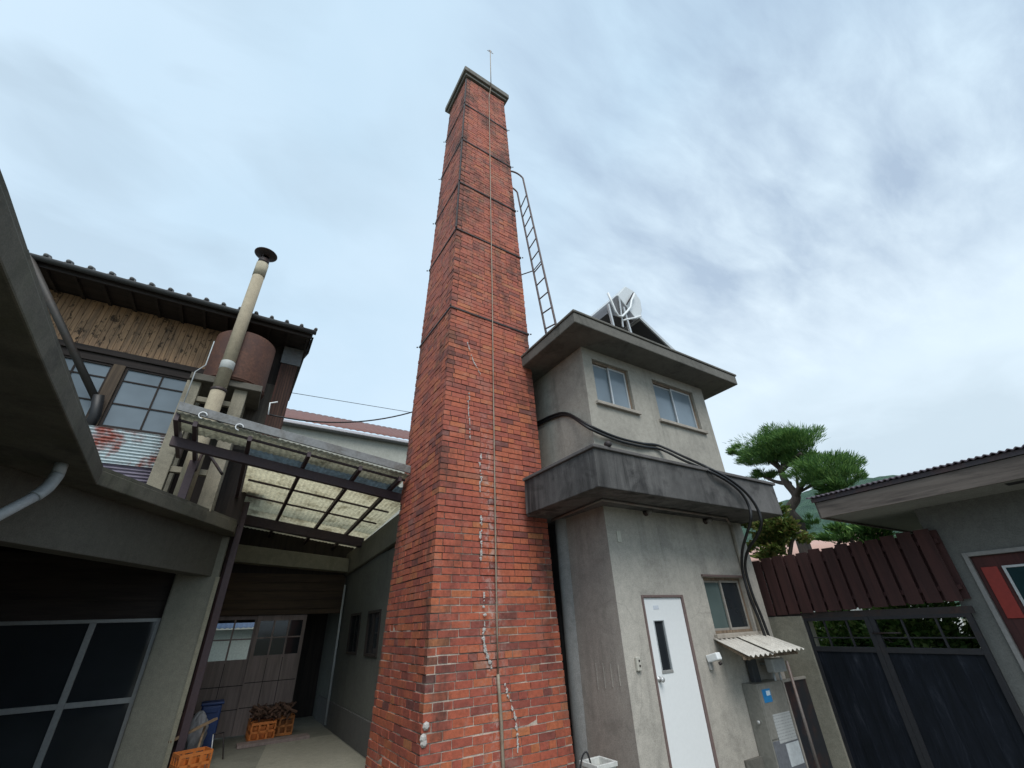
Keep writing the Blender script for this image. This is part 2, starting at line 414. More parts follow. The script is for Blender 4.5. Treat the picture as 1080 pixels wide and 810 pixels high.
# horizon cloud bank low on the right
bank_n = wnoise(1.1, 0, (1, 1, 1), 5, .5, .3, (2, 7, 0))
bk = wmath('ADD', wmath('MULTIPLY', Z, 1.0), wmath('MULTIPLY', wmath('ADD', wmath('MULTIPLY', bank_n, .6), wmath('MULTIPLY', mott2, .4)), .34))
bank = wmath('MULTIPLY', wramp(wdot(ray((1060, 440))), [(.90, 0), (.975, 1)]), wramp(bk, [(.34, 1), (.44, .9), (.54, 0)]))
glow = wramp(wdot(ray((900, 430))), [(.75, 0), (.97, 1)])
SKYC = (.56, .70, .84)
c = wmix(wramp(soft, [(.35, 0), (.65, 1)]), (.53, .70, .84), (.63, .78, .91))
c = wmix(wmath('MULTIPLY', glow, .7), c, (.78, .89, .96))
c = wmix(wmath('MULTIPLY', m2, .82), c, (.34, .44, .58))
c = wmix(wmath('MULTIPLY', bank, .5), c, (.40, .50, .57))
# left upper soft grey smudges
sm = wmath('MULTIPLY', wramp(wdot(ray((60, 60))), [(.80, 0), (1, 1)]), wramp(mott2, [(.45, 0), (.65, 1)]))
c = wmix(wmath('MULTIPLY', sm, .5), c, (.40, .51, .61))
c = wmix(wramp(Z, [(.0, .7), (.02, 0)]), c, (.20, .22, .20))
# add a measure of the clear-sky model that shines through the thin deck
c = wmix(wmath('MULTIPLY', wramp(wdot(_F), [(.2, .0), (.2, .0)]), 0), c, c)
skyc = wmix(1.0, sky.outputs[0], (.10, .10, .10), 'MULTIPLY')
mixc = wmix(.10, c, skyc)
bg = WN('ShaderNodeBackground', i_Strength=1.15); wl.new(mixc, bg.inputs[0])
wo = WN('ShaderNodeOutputWorld'); wl.new(bg.outputs[0], wo.inputs[0])
sd = bpy.data.lights.new('sun', 'SUN'); sun = bpy.data.objects.new('sun', sd); COL.objects.link(sun)
sd.energy = 2.2; sd.angle = math.radians(35); sd.color = (1, .97, .93)
# sun behind the viewer, over the right shoulder
sdir = V((math.sin(SUN_ROT) * math.cos(SUN_EL), math.cos(SUN_ROT) * math.cos(SUN_EL), math.sin(SUN_EL)))
sun.rotation_euler = (-sdir).to_track_quat('-Z', 'Y').to_euler()
S.view_settings.view_transform = 'Standard'; S.view_settings.look = 'None'; S.view_settings.exposure = .08; S.view_settings.gamma = 1

# ------------------------------------------------------------------ ground and hill
b = MB(); b.add([(-400, -400, GL - .004), (400, -400, GL - .004), (400, 400, GL - .004), (-400, 400, GL - .004)], [(0, 1, 2, 3)])
t = NT('earth'); v = t.coords(); t.color(t.ramp(t.noise(v, .5, 8, .6), [(.3, (.07, .07, .04)), (.7, (.15, .14, .09))])); t.rough(.95)
struct(b.build('ground', t.m))
b = MB(); b.box(-1.1, 8.2, -8, 9.6, GL - .1, GL); struct(b.build('courtyard_paving', M['ground']))
b = MB(); b.box(-6.2, -1.101, -8, 17, GL - .1, .004); b.box(-1.1, 2.62, 6.9, 17, GL - .1, .004)
struct(b.build('passage_floor', M['ground']))
# joints and paler slabs by the passage
b = MB(); b.add([(.75, 7.2, .008), (2.3, 7.2, .008), (2.3, 10.0, .008), (1.25, 10.0, .008)], [(0, 1, 2, 3)])
struct(b.build('path', concrete('pale_path_concrete', (.26, .25, .20), .3, 0, (.12, .12, .1), .2)))
# hill
t = NT('wooded_hill'); v = t.coords(); n = t.noise(v, .22, 9, .7)
t.color(t.ramp(n, [(.35, (.030, .075, .052)), (.55, (.055, .12, .075)), (.75, (.09, .17, .10))])); t.rough(.9); t.bump(n, 1.0, 4)  # bluish greens hold the distance haze in the colour
def hillf(u, w):
    a = math.radians(-25 + 120 * u); R_ = 120 + 150 * w
    prof = (.62 + .25 * math.sin(u * 9 + 4.0) + .1 * math.sin(u * 23)) * math.sin(min(1, w * 1.25) * math.pi / 2)
    return V((math.cos(a) * R_, math.sin(a) * R_, -2 + 56 * prof + 1.2 * math.sin(u * 190 + w * 31) * w))
b = MB(); b.sheet(hillf, 220, 24)
struct(b.build('hill', t.m, recalc=False))

# ------------------------------------------------------------------ brick chimney
ch = thing('brick_chimney', 'tall tapering red brick chimney with concrete cap and iron bands', 'chimney', (3.01, 6.02, 0))
CZ1 = 14.72
def chim(s):
    hx = .962 + (.600 - .962) * s; hy = .825 + (.54 - .825) * s
    fl = .025 * max(0, 1 - s / .12)
    return 3.01 + .036 * s, 6.02 - .018 * s, hx + fl, hy + fl
CA = math.radians(1.0)
def cpt(s, u, w, z):          # u, w: coordinates across the shaft in metres
    x, y, hx, hy = chim(s)
    return V((x + math.cos(CA) * u - math.sin(CA) * w, y + math.sin(CA) * u + math.cos(CA) * w, z))
COURSE = .0832; NC = int(CZ1 / COURSE)
b = MB(); edge = []
core = MB(); cvs = []
for k in range(-5, NC):
    s = (k + .5) / NC; z0 = k * COURSE + .005; z1 = z0 + COURSE - .0135
    x, y, hx, hy = chim(s)
    D = .10
    for face in range(4):
        L = hx if face % 2 == 0 else hy; Wd = hy if face % 2 == 0 else hx
        header = (k % 2 == 1) if k > 12 else (k % 3 == 1)
        blen = .125 if header else .255
        if header and rnd() < .25: blen = .255
        # this face owns its left corner on even courses
        a0 = -L if (k + face) % 2 == 1 else -L + D + .006
        a1 = L if (k + face) % 2 == 1 else L - D - .006
        n = max(1, round((a1 - a0) / blen)); wbr = (a1 - a0) / n
        cuts = [a0 + i * wbr + (ru(-.008, .008) if 0 < i < n else 0) for i in range(n + 1)]
        # leave some header pairs joined as stretchers
        i = 0
        while i < n:
            j = i + 1
            if header and rnd() < .22 and j < n: j += 1
            q0, q1 = cuts[i] + .0045, cuts[j] - .0045
            out = ru(-.004, .005) + (-.003 if rnd() < .02 else 0); dz = ru(-.0028, .0028); tw = ru(-.003, .003)
            pts = []
            for (zz) in (z0 + dz, z1 + dz):
                for (q, d) in ((q0, 0), (q1, 0), (q1, -D), (q0, -D)):
                    o_ = Wd + (out + (tw if q == q1 else -tw) if d == 0 else 0) + d
                    # local (along, outward) to (u, w)
                    if face == 0: u, w = q, -o_
                    elif face == 1: u, w = o_, q
                    elif face == 2: u, w = -q, o_
                    else: u, w = -o_, -q
                    pts.append(cpt(s, u, w, zz))
            b.hexa(pts); mid = abs((q0 + q1) / 2) / L
            ee = max(0, (mid - .72) / .28)
            edge += [ee] * 8
            i = j
shaft = b.build('shaft', M['brick'], ch, bevel=0)
at = shaft.data.attributes.new('edge', 'FLOAT', 'POINT'); at.data.foreach_set('value', edge)
# mortar body set slightly behind the brick faces
vs = []; fs = []
for k in range(0, 21):
    s = k / 20 if k else -.0287; x, y, hx, hy = chim(s); z = CZ1 * s
    for (u, w) in ((-1, -1), (1, -1), (1, 1), (-1, 1)): vs.append(cpt(s, u * (hx - .011 + .004 * max(0, 1 - s * 4)), w * (hy - .011 + .004 * max(0, 1 - s * 4)), z))
for k in range(20):
    for q in range(4): fs.append((k * 4 + q, k * 4 + (q + 1) % 4, k * 4 + 4 + (q + 1) % 4, k * 4 + 4 + q))
fs.append((80, 81, 82, 83)); fs.append((3, 2, 1, 0))
MB().add(vs, fs).build('mortar_core', M['mortar'], ch)
# cap: two stepped concrete courses
b = MB(); x, y, hx, hy = chim(1)
def ring(z0, z1, o):
    P = [cpt(1, u * (hx + o), w * (hy + o), z) for z in (z0, z1) for (u, w) in ((-1, -1), (1, -1), (1, 1), (-1, 1))]
    b.hexa(P)
ring(CZ1 - .03, CZ1 + .07, .055); ring(CZ1 + .072, CZ1 + .26, .11); ring(CZ1 + .262, CZ1 + .36, .075)
b.build('cap', M['cap'], ch, bevel=.012)
def near_z(py):               # height of a pixel row on the near arris
    best = None
    for i in range(2001):
        s = i / 2000; x, y, hx, hy = chim(s); P = cpt(s, -hx, -hy, CZ1 * s) - V((0, 0, EYE))
        w_ = P.dot(_F); yy = 405 - FPX * P.dot(_U2) / w_
        if best is None or abs(yy - py) < best[0]: best = (abs(yy - py), CZ1 * s)
    return best[1]
band_zs = [near_z(q) for q in (110, 147, 192, 241, 323.6)]
for z in band_zs:
    s = z / CZ1; x, y, hx, hy = chim(s); o = .012
    b = MB()
    for (u0, w0, u1, w1) in ((-1, -1, 1, -1), (1, -1, 1, 1), (1, 1, -1, 1), (-1, 1, -1, -1)):
        b.bar(cpt(s, u0 * (hx + o), w0 * (hy + o), z), cpt(s, u1 * (hx + o), w1 * (hy + o), z), .012, .032)
    bd = b.build('iron_band', M['iron'], ch)
    for (u, w, du, dw) in ((1, -1, .05, -.02), (-1, -1, -.02, -.06), (-1, 1, -.05, .03)):
        p = cpt(s, u * (hx + .02) + du * .2, w * (hy + .02) + dw * .2, z); q = cpt(s, u * (hx + .02) + du * .7, w * (hy + .02) + dw * .7, z)
        MB().tube([p, q], .013, 6).build('bolt', M['iron'], bd)
b = MB()
za, zb = band_zs[3], CZ1 - .2
P = []
for z in (za, zb):
    s = z / CZ1; x, y, hx, hy = chim(s); P.append(cpt(s, -(hx + .012), -(hy + .012), z))
b.bar(P[0], P[1], .03, .03, (1, 1, 0)); b.build('corner_iron', M['iron'], ch)
# lightning rod and the conductor running down the front face
def front(px):
    # point on the tapering front face under pixel px
    e = 1e9; best = None
    c0 = cpt(0, 0, -chim(0)[3], 0); c1 = cpt(1, 0, -chim(1)[3], CZ1)
    n = (c1 - c0).cross(V((math.cos(CA), math.sin(CA), 0))).normalized()
    if n.y > 0: n = -n
    return onp(px, n, c0) + n * .018, n
rod0 = front((515.2, 86))[0]; rod0.y -= .12
b = MB(); top = oy((512.6, 51), rod0.y + .02)
b.tube([(rod0.x, rod0.y, CZ1 - .1), (rod0.x, rod0.y, top.z)], .012, 6)
for dz, w_ in ((-.12, .10), (-.04, .05)):
    b.bar((rod0.x - w_, rod0.y, top.z + dz), (rod0.x + w_, rod0.y, top.z + dz + .03), .012, .012)
b.build('lightning_rod', M['cable_rust'], ch)
pts = [(rod0.x, rod0.y, CZ1 + .05)]
for q in ((515.4, 104), (516.3, 160), (517.2, 227), (518.5, 300), (519.7, 407), (521, 500), (522.3, 600), (523.4, 660), (524.4, 711)):
    pts.append(front(q)[0])
b = MB(); b.tube(pts, .011, 6); b.build('conductor_cable', M['cable_rust'], ch)
pts = [front(q)[0] for q in ((524.4, 711), (526, 735), (528, 765), (529, 792))]; pts.append(V((pts[-1].x + .01, pts[-1].y - .06, GL)))
MB().tube(pts, .02, 8).build('conductor_sleeve', M['cable_rust'], ch)
# lime mortar pointed into the crack, and small white scars on the arris
def crack(pix, w0, name='crack_mortar', jit=.9):
    b = MB(); off = 0
    for i in range(len(pix) - 1):
        a, c_ = pix[i], pix[i + 1]; n = max(2, int(abs(c_[1] - a[1]) / 1.6))
        for k in range(n):
            if k % 5 == 0: off = ru(-jit, jit)
            if rnd() < .22: continue
            f = k / n; p, nn = front((a[0] + (c_[0] - a[0]) * f + off + ru(-.25, .25), a[1] + (c_[1] - a[1]) * f)); p = p - nn * .016
            w_ = w0 * ru(.4, 1.7); h_ = ru(.010, .022)
            b.add([p + V((math.cos(q * 1.0472) * w_ * ru(.7, 1.2), 0, math.sin(q * 1.0472) * h_ * ru(.7, 1.2))) + nn * ru(.0, .004) for q in range(6)] + [p + nn * .009], [(q, (q + 1) % 6, 6) for q in range(6)])
    b.build(name, M['limemortar'], ch, recalc=False)
crack([(494, 415), (495, 440), (495.5, 466)], .010)
crack([(506.5, 478), (507, 500), (507, 520)], .014)
crack([(507, 545), (507.5, 570), (508, 592)], .015)
crack([(510, 622), (511, 645), (510, 668), (513, 690), (518, 706)], .017)
crack([(533, 722), (539, 742), (544, 760), (546, 780), (546, 798)], .012)
crack([(493, 360), (500, 383), (508, 396)], .008)
for px in ((449.5, 766), (446.5, 779), (447, 784)):
    p, n = front(px); b = MB(); b.lathe(p - n * .02, [(.0, .022), (.02, .02), (.035, .006), (.04, 0)], 7, n, smooth=False)
    b.build('mortar_scar', M['limemortar'], ch)

# ------------------------------------------------------------------ chimney ladder
XL = 3.98
ld = thing('iron_ladder', 'thin rusty iron ladder rising from the roof beside the brick chimney', 'ladder', (XL, 4.8, 5.8))
rf = [ox((588, 350), XL), ox((551.5, 188), XL)]; rr = [ox((576.5, 354), XL), ox((545.6, 203), XL)]
ext = (rf[0] - rf[1]).normalized(); rf[0] = rf[0] + ext * .35
ext = (rr[0] - rr[1]).normalized(); rr[0] = rr[0] + ext * .35
def rail(a, c_, hook):
    pts = [a.lerp(c_, i / 8) for i in range(9)]; up = (c_ - a).normalized()
    for q in range(1, 7):
        th = q / 6 * math.pi * .62
        pts.append(c_ + up * (.22 * math.sin(th) * 1.3) + V((-(1 - math.cos(th)) * .21, 0.02 * q, 0)))
    return pts
ra = rail(rf[0], rf[1], 1); rb = rail(rr[0], rr[1], 1)
MB().tube(ra, .021, 8).build('rail', M['ladder'], ld); MB().tube(rb, .021, 8).build('rail', M['ladder'], ld)
nr = 12
for i in range(nr):
    f = (i + .3) / nr * .92
    a_ = rf[0].lerp(rf[1], f); c_ = rr[0].lerp(rr[1], f); c_ = V((c_.x, c_.y, c_.z)) 
    MB().tube([a_, c_], .014, 6).build('rung', M['ladder'], ld)
tie = rf[0].lerp(rf[1], .42)
s = tie.z / CZ1; x, y, hx, hy = chim(s)
MB().tube([cpt(s, hx - .02, -.35, tie.z + .1), rr[0].lerp(rr[1], .42), tie], .012, 6).build('wall_tie', M['ladder'], ld)

# ------------------------------------------------------------------ grey concrete building
TX0, TX1, TY = 4.17, 7.31, 4.3
bl = thing('concrete_building', 'grey plastered two storey building with overhanging flat roof and dark parapet', 'building', (5.7, 6, 0))
Z_UN, Z_PT, Z_RF = EYE + 1.36, EYE + 1.87, EYE + 4.0
def wall_with_holes(x0, x1, z0, z1, holes, y, th, name, mat, par):
    xs = sorted(set([x0, x1] + [h for q in holes for h in q[:2]])); zs = sorted(set([z0, z1] + [h for q in holes for h in q[2:]]))
    b = MB()
    # one continuous plate: cells outside the holes
    idx = {}
    bm = bmesh.new()
    def vv(x, yy, z):
        k = (round(x, 5), round(yy, 5), round(z, 5))
        if k not in idx: idx[k] = bm.verts.new(k)
        return idx[k]
    solid = lambda i, j: 0 <= i < len(xs) - 1 and 0 <= j < len(zs) - 1 and not any(h[0] <= (xs[i] + xs[i + 1]) / 2 <= h[1] and h[2] <= (zs[j] + zs[j + 1]) / 2 <= h[3] for h in holes)
    for i in range(len(xs) - 1):
        for j in range(len(zs) - 1):
            if not solid(i, j): continue
            a, c_, d, e = xs[i], xs[i + 1], zs[j], zs[j + 1]
            bm.faces.new([vv(a, y, d), vv(c_, y, d), vv(c_, y, e), vv(a, y, e)])
            bm.faces.new([vv(a, y + th, e), vv(c_, y + th, e), vv(c_, y + th, d), vv(a, y + th, d)])
            if not solid(i - 1, j): bm.faces.new([vv(a, y, d), vv(a, y, e), vv(a, y + th, e), vv(a, y + th, d)])
            if not solid(i + 1, j): bm.faces.new([vv(c_, y + th, d), vv(c_, y + th, e), vv(c_, y, e), vv(c_, y, d)])
            if not solid(i, j - 1): bm.faces.new([vv(a, y + th, d), vv(c_, y + th, d), vv(c_, y, d), vv(a, y, d)])
            if not solid(i, j + 1): bm.faces.new([vv(a, y, e), vv(c_, y, e), vv(c_, y + th, e), vv(a, y + th, e)])
    bm.verts.ensure_lookup_table(); bm.verts.index_update()
    vs = [v.co.copy() for v in bm.verts]; fs = [[v.index for v in f.verts] for f in bm.faces]; bm.free()
    b.add(vs, fs); return b.build(name, mat, par)
e = EYE
W1 = (4.375, 5.215, e + 3.02, e + 3.83); W2 = (5.82, 6.97, e + 3.01, e + 3.83)
WL = (5.945, 6.90, e - .215, e + .505); DR = (4.605, 5.41, -.18, e + .272)
wall_with_holes(TX0, TX1, Z_PT - .4, Z_RF, [W1, W2], TY, .15, 'upper_wall', M['plaster_up'], bl)
MB().box(TX0 - .001, TX0 + .15, TY + .15, 9.5, Z_PT - .4, Z_RF).build('upper_side_wall', M['plaster_up'], bl)
MB().box(TX1 - .15, TX1 + .001, TY + .15, 9.5, Z_PT - .4, Z_RF).build('upper_side_wall', M['plaster_up'], bl)
wall_with_holes(TX0, TX1, GL, Z_UN + .02, [WL, DR], TY + .002, .15, 'lower_wall', M['plaster_low'], bl)
MB().box(TX0 - .006, TX0 - .001, TY + .0, 5.13, GL, Z_UN + .02).build('lower_side_wall', M['plaster_side'], bl)
MB().box(TX1 - .15, TX1 + .003, TY + .152, 9.5, GL, Z_UN + .02).build('lower_side_wall', M['plaster_side'], bl)
# rounded pale pier and very dark, streaked recess wall between the side wall and the chimney
b = MB(); b.lathe((TX0 + .10, 5.26, 0), [(.17, GL), (.17, Z_UN + .02)], 28); b.build('rounded_pier', concrete('pale_pier_plaster', (.28, .28, .27), .2, .6, (.02, .02, .022), .3, streak_cut=.5), bl)
MB().box(TX0 + .12, TX0 + .35, 5.132, 9.5, GL, Z_UN + .02).build('recess_wall', concrete('dark_recess_plaster', (.10, .10, .10), .9, .9, (.010, .010, .011), .6, streak_cut=.36), bl)
MB().box(TX0 + .15, TX1 - .15, 9.3, 9.5, GL, Z_RF).build('rear_wall', M['plaster_side'], bl)
MB().box(TX0 + .16, TX1 - .16, TY + .16, 9.29, Z_UN - .1, Z_UN + .0).build('floor_slab', M['parapet'], bl)
# plinth under the right half of the front
MB().box(5.9, TX1 + .002, TY - .035, TY + .0, GL, .06).build('plinth', M['roofslab'], bl, bevel=.006)
# parapet of the balcony
px0, px1, py0 = 3.455, 7.36, 3.59
b = MB()
b.box(px0 + .1, px1 - .1, py0 + .1, 9.0, Z_UN + .003, Z_UN + .14)
b.build('balcony_slab', M['parapet'], bl)
b = MB(); b.box(px0, px1, py0, py0 + .10, Z_UN, Z_PT - .03); b.box(px0, px0 + .10, py0 + .10, 5.14, Z_UN, Z_PT - .03); b.box(px1 - .10, px1, py0 + .10, 6.5, Z_UN, Z_PT - .03)
b.build('parapet', M['parapet'], bl, bevel=.01)
b = MB(); b.box(px0 - .03, px1 + .03, py0 - .03, py0 + .12, Z_PT - .03, Z_PT + .015); b.box(px0 - .03, px0 + .12, py0 + .12, 5.14, Z_PT - .03, Z_PT + .015); b.box(px1 - .12, px1 + .03, py0 + .12, 6.5, Z_PT - .03, Z_PT + .015)
b.build('coping', concrete('coping_concrete', (.13, .12, .115), .5, .4, (.04, .035, .03), .3), bl, bevel=.008)
# roof slab
b = MB(); b.box(3.655, 7.83, 3.82, 9.9, Z_RF, Z_RF + .19); b.build('roof_slab', M['roofslab'], bl, bevel=.015)
b = MB(); b.box(3.635, 7.85, 3.80, 9.92, Z_RF + .192, Z_RF + .235); b.build('roof_edge', M['roofslab'], bl, bevel=.01)
# sliding windows
def window(par, x0, x1, z0, z1, y, mats, sillw, inner_dark=None, sash=True, split=.5):
    w = MB(); d = .05; f = .035
    w.box(x0, x1, y + .05, y + .13, z1 - f, z1); w.box(x0, x1, y + .05, y + .13, z0, z0 + f)
    w.box(x0, x0 + f, y + .05, y + .13, z0 + f, z1 - f); w.box(x1 - f, x1, y + .05, y + .13, z0 + f, z1 - f)
    win = w.build('window', mats[0], par, bevel=.003)
    xm = x0 + (x1 - x0) * split
    for k, (a, c_) in enumerate(((x0 + f, xm + .02), (xm - .02, x1 - f))):
        yy = y + (.10 if k == 0 else .07); q = .028
        s_ = MB(); s_.box(a, c_, yy - .012, yy + .012, z1 - f - q, z1 - f); s_.box(a, c_, yy - .012, yy + .012, z0 + f, z0 + f + q)
        s_.box(a, a + q, yy - .012, yy + .012, z0 + f + q, z1 - f - q); s_.box(c_ - q, c_, yy - .012, yy + .012, z0 + f + q, z1 - f - q)
        s_.build('sash', mats[1], win, bevel=.002)
        MB().box(a + q, c_ - q, yy - .003, yy + .003, z0 + f + q, z1 - f - q).build('pane', mats[2 + k], win)
    MB().box(x0 - .05, x1 + .07, y - .055, y + .05, z0 - .055, z0 - .002).build('sill', sillw, win, bevel=.006)
    return win
SILL = concrete('pale_sill', (.38, .34, .29), .3, .3, (.12, .1, .08), .15)
window(bl, *W1, TY, (M['frame_brown'], M['alu'], M['pane_up'], M['pane_up']), SILL)
window(bl, *W2, TY, (M['frame_brown'], M['alu'], M['pane_up'], M['pane_up']), SILL)
window(bl, *WL, TY, (M['frame_brown'], M['alub'], M['pane_mid'], M['pane_dark']), SILL)
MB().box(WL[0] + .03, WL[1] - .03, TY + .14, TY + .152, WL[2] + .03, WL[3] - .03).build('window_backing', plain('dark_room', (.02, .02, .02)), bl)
# rooms behind the glass stay dark
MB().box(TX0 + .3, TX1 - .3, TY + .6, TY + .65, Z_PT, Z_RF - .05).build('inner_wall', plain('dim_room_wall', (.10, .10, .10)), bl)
# door
x0, x1, z0, z1 = DR
b = MB(); b.box(x0, x0 + .03, TY - .012, TY + .12, -.18, z1); b.box(x1 - .035, x1, TY - .012, TY + .12, -.18, z1); b.box(x0 + .03, x1 - .035, TY - .012, TY + .12, z1 - .03, z1)
b.build('door_frame', M['frame_red'], bl, bevel=.003)
gz1 = oy((694.5, 655), TY).z; gz0 = oy((704, 707), TY).z
dw = wall_with_holes(x0 + .033, x1 - .038, -.17, z1 - .033, [(x0 + .165, x0 + .345, gz0, gz1)], TY + .012, .04, 'door', M['whitepaint'], bl)
MB().box(x0 + .165, x0 + .345, TY + .03, TY + .036, gz0, gz1).build('door_glass', M['pane_dark'], dw)
b = MB(); gx0, gx1 = x0 + .165, x0 + .345
b.box(gx0 - .008, gx0 + .004, TY + .006, TY + .03, gz0, gz1); b.box(gx1 - .004, gx1 + .008, TY + .006, TY + .03, gz0, gz1)
b.box(gx0 - .008, gx1 + .008, TY + .006, TY + .03, gz1, gz1 + .01); b.build('glass_bead', M['pvc'], dw)
MB().box(gx0 - .01, gx1 + .01, TY + .004, TY + .03, gz0 - .03, gz0).build('glass_putty', plain('grey_putty', (.28, .28, .27), .9), dw, bevel=.004)
# knob on the right of the narrow leaf, at its near edge
kx, kz = x0 + .085, e - .63
b = MB(); b.lathe((kx, TY + .012, kz), [(.032, 0), (.032, .006), (.012, .008), (.012, .035), (.026, .042), (.03, .055), (.024, .068), (0, .07)], 16, (0, -1, 0)); b.build('door_knob', M['alu'], dw)
MB().box(x0 + .2, x0 + .3, TY + .009, TY + .012, e + .105, e + .15).build('door_notice', plain('silver_label', (.62, .66, .72), .4), dw)
# lintel drip above the lower window
MB().box(WL[0] - .03, WL[1] + .03, TY - .03, TY + .0, WL[3] + .005, WL[3] + .035).build('window_lintel', M['frame_red'], bl)
# short poured drips scratched in the side wall become four thin grooves of plaster
for i in range(4):
    yy = 4.42 + i * .13
    MB().box(TX0 - .012, TX0 - .003, yy, yy + .012, e - .66 - i * .02, e - .45).build('plaster_rib', M['plaster_side'], bl)
# flashing pipe stubs over the parapet
for px, nm in (((641.5, 468.5), 0), ((603.5, 483), 1)):
    p = oz(px, Z_PT + .05)
    MB().lathe(p, [(0, -.04), (.035, -.04), (.045, 0), (.035, .03), (0, .04)], 10, (1, 0, .3) if nm == 0 else (0, 1, .3)).build('overflow_stub', M['iron'], bl)

# ------------------------------------------------------------------ solar water heater on the roof
sh = thing('solar_water_heater', 'white solar water heater with sloping collector on the flat roof', 'solar heater', (6.2, 4.9, Z_RF + .235))
SY = 4.22
def sp(px, y=SY): return oy(px, y)
prof = [sp(q) for q in ((651, 311), (659.5, 301.5), (669, 307), (675.5, 316), (677.5, 327), (676, 335), (671, 336.5))]
b = MB(); b.prism(prof, (0, 1.75, 0)); b.build('tank', plain('white_enamel', (.62, .65, .66), .35, .05), sh, bevel=.02)
c0 = sp((650, 317)); c1 = sp((676, 334)); dirv = (sp((720, 376)) - sp((676, 335))).normalized()
lo = sp((676, 336)) + dirv * 1.75
n_ = V((-dirv.z, 0, dirv.x)); n_ = n_ if n_.z > 0 else -n_
a0 = sp((646, 318)) ; 
pl = [c1, lo, lo - n_ * .075, c1 - n_ * .075]
b = MB(); b.prism(pl, (0, 1.75, 0)); b.build('collector_frame', M['alu'], sh, bevel=.004)
b = MB(); b.prism([c1 + n_ * .003 + dirv * .04, lo + n_ * .003 - dirv * .04, lo + n_ * .008 - dirv * .04, c1 + n_ * .008 + dirv * .04], (0, 1.67, 0)); o_ = b.build('collector_glass', M['pane_dark'], sh); 
for v_ in o_.data.vertices: v_.co.y += .04
b = MB(); b.prism([c1 - n_ * .078 + dirv * .03, lo - n_ * .078 - dirv * .03, lo - n_ * .09 - dirv * .03, c1 - n_ * .09 + dirv * .03], (0, 1.69, 0)); o_ = b.build('collector_back', plain('dark_backing', (.045, .047, .05), .7), sh)
for v_ in o_.data.vertices: v_.co.y += .03
# cradle under the tank: dark side plate sloping the same way
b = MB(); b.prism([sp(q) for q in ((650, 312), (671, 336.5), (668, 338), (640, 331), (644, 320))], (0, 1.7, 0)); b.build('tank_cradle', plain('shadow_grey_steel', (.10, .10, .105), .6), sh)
base_z = Z_RF + .235
b_top = sp((640, 322)); p2 = sp((656, 325))
for (tp, dy) in ((b_top, -.03), (p2, -.03), (b_top, 1.6), (p2, 1.6)):
    MB().bar((tp.x, tp.y + dy, tp.z), (tp.x + (.06 if tp is b_top else .1), tp.y + dy, base_z), .04, .04, (0, 1, 0)).build('leg', M['alu'], sh)
MB().bar((b_top.x + .04, SY - .05, base_z + .12), (p2.x + .08, SY - .05, base_z + .10), .03, .03).build('foot_rail', M['alu'], sh)
MB().tube([sp(q, SY - .06) for q in ((641, 309), (645, 318), (649, 328), (652, 333), (656, 334), (661, 329), (665, 324), (666, 317), (669, 310))], .022, 8).build('water_pipe', M['whitepaint'], sh)
MB().tube([sp(q, SY - .04) for q in ((657, 338), (663, 336.5), (669, 335.5), (676, 333))], .02, 8).build('water_pipe', M['whitepaint'], sh)
MB().bar(sp((653, 314), SY - .03), sp((657, 345), SY - .03), .03, .02, (0, 1, 0)).build('strut', M['alu'], sh)
MB().bar(sp((668, 309), SY - .05), sp((661, 321), SY - .05), .025, .02, (0, 1, 0)).build('strut', M['iron'], sh)

# ------------------------------------------------------------------ fixtures on the building
def wall_lamp(px, label):
    p = oz(px, Z_UN - .09); p.y = TY - .09; t_ = thing('bulkhead_lamp', label, 'lamp', (p.x, TY, p.z), 'small bulkhead lamps under the balcony')
    MB().lathe((p.x, TY, p.z), [(.05, 0), (.05, .02), (.035, .03), (.03, .05)], 14, (0, -1, 0)).build('lamp_base', M['iron'], t_)
    MB().lathe((p.x, TY - .05, p.z), [(.03, 0), (.045, .02), (.048, .045), (.035, .07), (0, .08)], 14, (0, -1, 0)).build('lamp_globe', glass('dull_lamp_glass' + label[:3], (.12, .11, .10), .2), t_)
def wl_at(px, y=TY): return oy(px, y)
for px, lb in (((682.5, 540), 'round bulkhead lamp under the balcony, above the white door'), ((745.5, 549), 'round bulkhead lamp under the balcony, nearer the bent cables')):
    p = wl_at(px, TY - .04)
    t_ = thing('bulkhead_lamp', lb, 'lamp', (p.x, TY, p.z), 'small bulkhead lamps under the balcony')
    MB().lathe((p.x, TY, p.z), [(0, 0), (.05, 0), (.05, .02), (.035, .03), (.03, .05)], 14, (0, -1, 0)).build('lamp_base', M['iron'], t_)
    MB().lathe((p.x, TY - .05, p.z), [(.03, 0), (.045, .02), (.048, .045), (.035, .07), (0, .08)], 14, (0, -1, 0)).build('lamp_globe', glass('dull_lamp_glass', (.16, .15, .14), .2), t_)
# brown conduit under the balcony then down the wall
pts = [oz((582, 549), Z_UN - .02), oz((634.5, 527), Z_UN - .02), oz((766, 546.5), Z_UN - .02)]
q_ = wl_at((774, 566), TY - .03); pts += [V((q_.x, TY - .03, Z_UN - .05)), V((q_.x, TY - .03, e - .25))]
b = MB(); b.tube(pts[:3], .017, 8); b.tube([pts[2], pts[3]], .017, 8)
cd = tag(b.build('conduit_pipe', metal('conduit_metal', (.20, .17, .15), .3, .5, .1), org=tuple(pts[1])), 'thin brown conduit running under the balcony edge along the grey wall', 'conduit')
b = MB(); b.tube([pts[3], pts[4]], .028, 10)
tag(b.build('drain_pipe', metal('cream_pipe', (.42, .37, .30), 0, .5), org=tuple(pts[4])), 'cream downpipe on the wall between lower window and black cables', 'pipe')
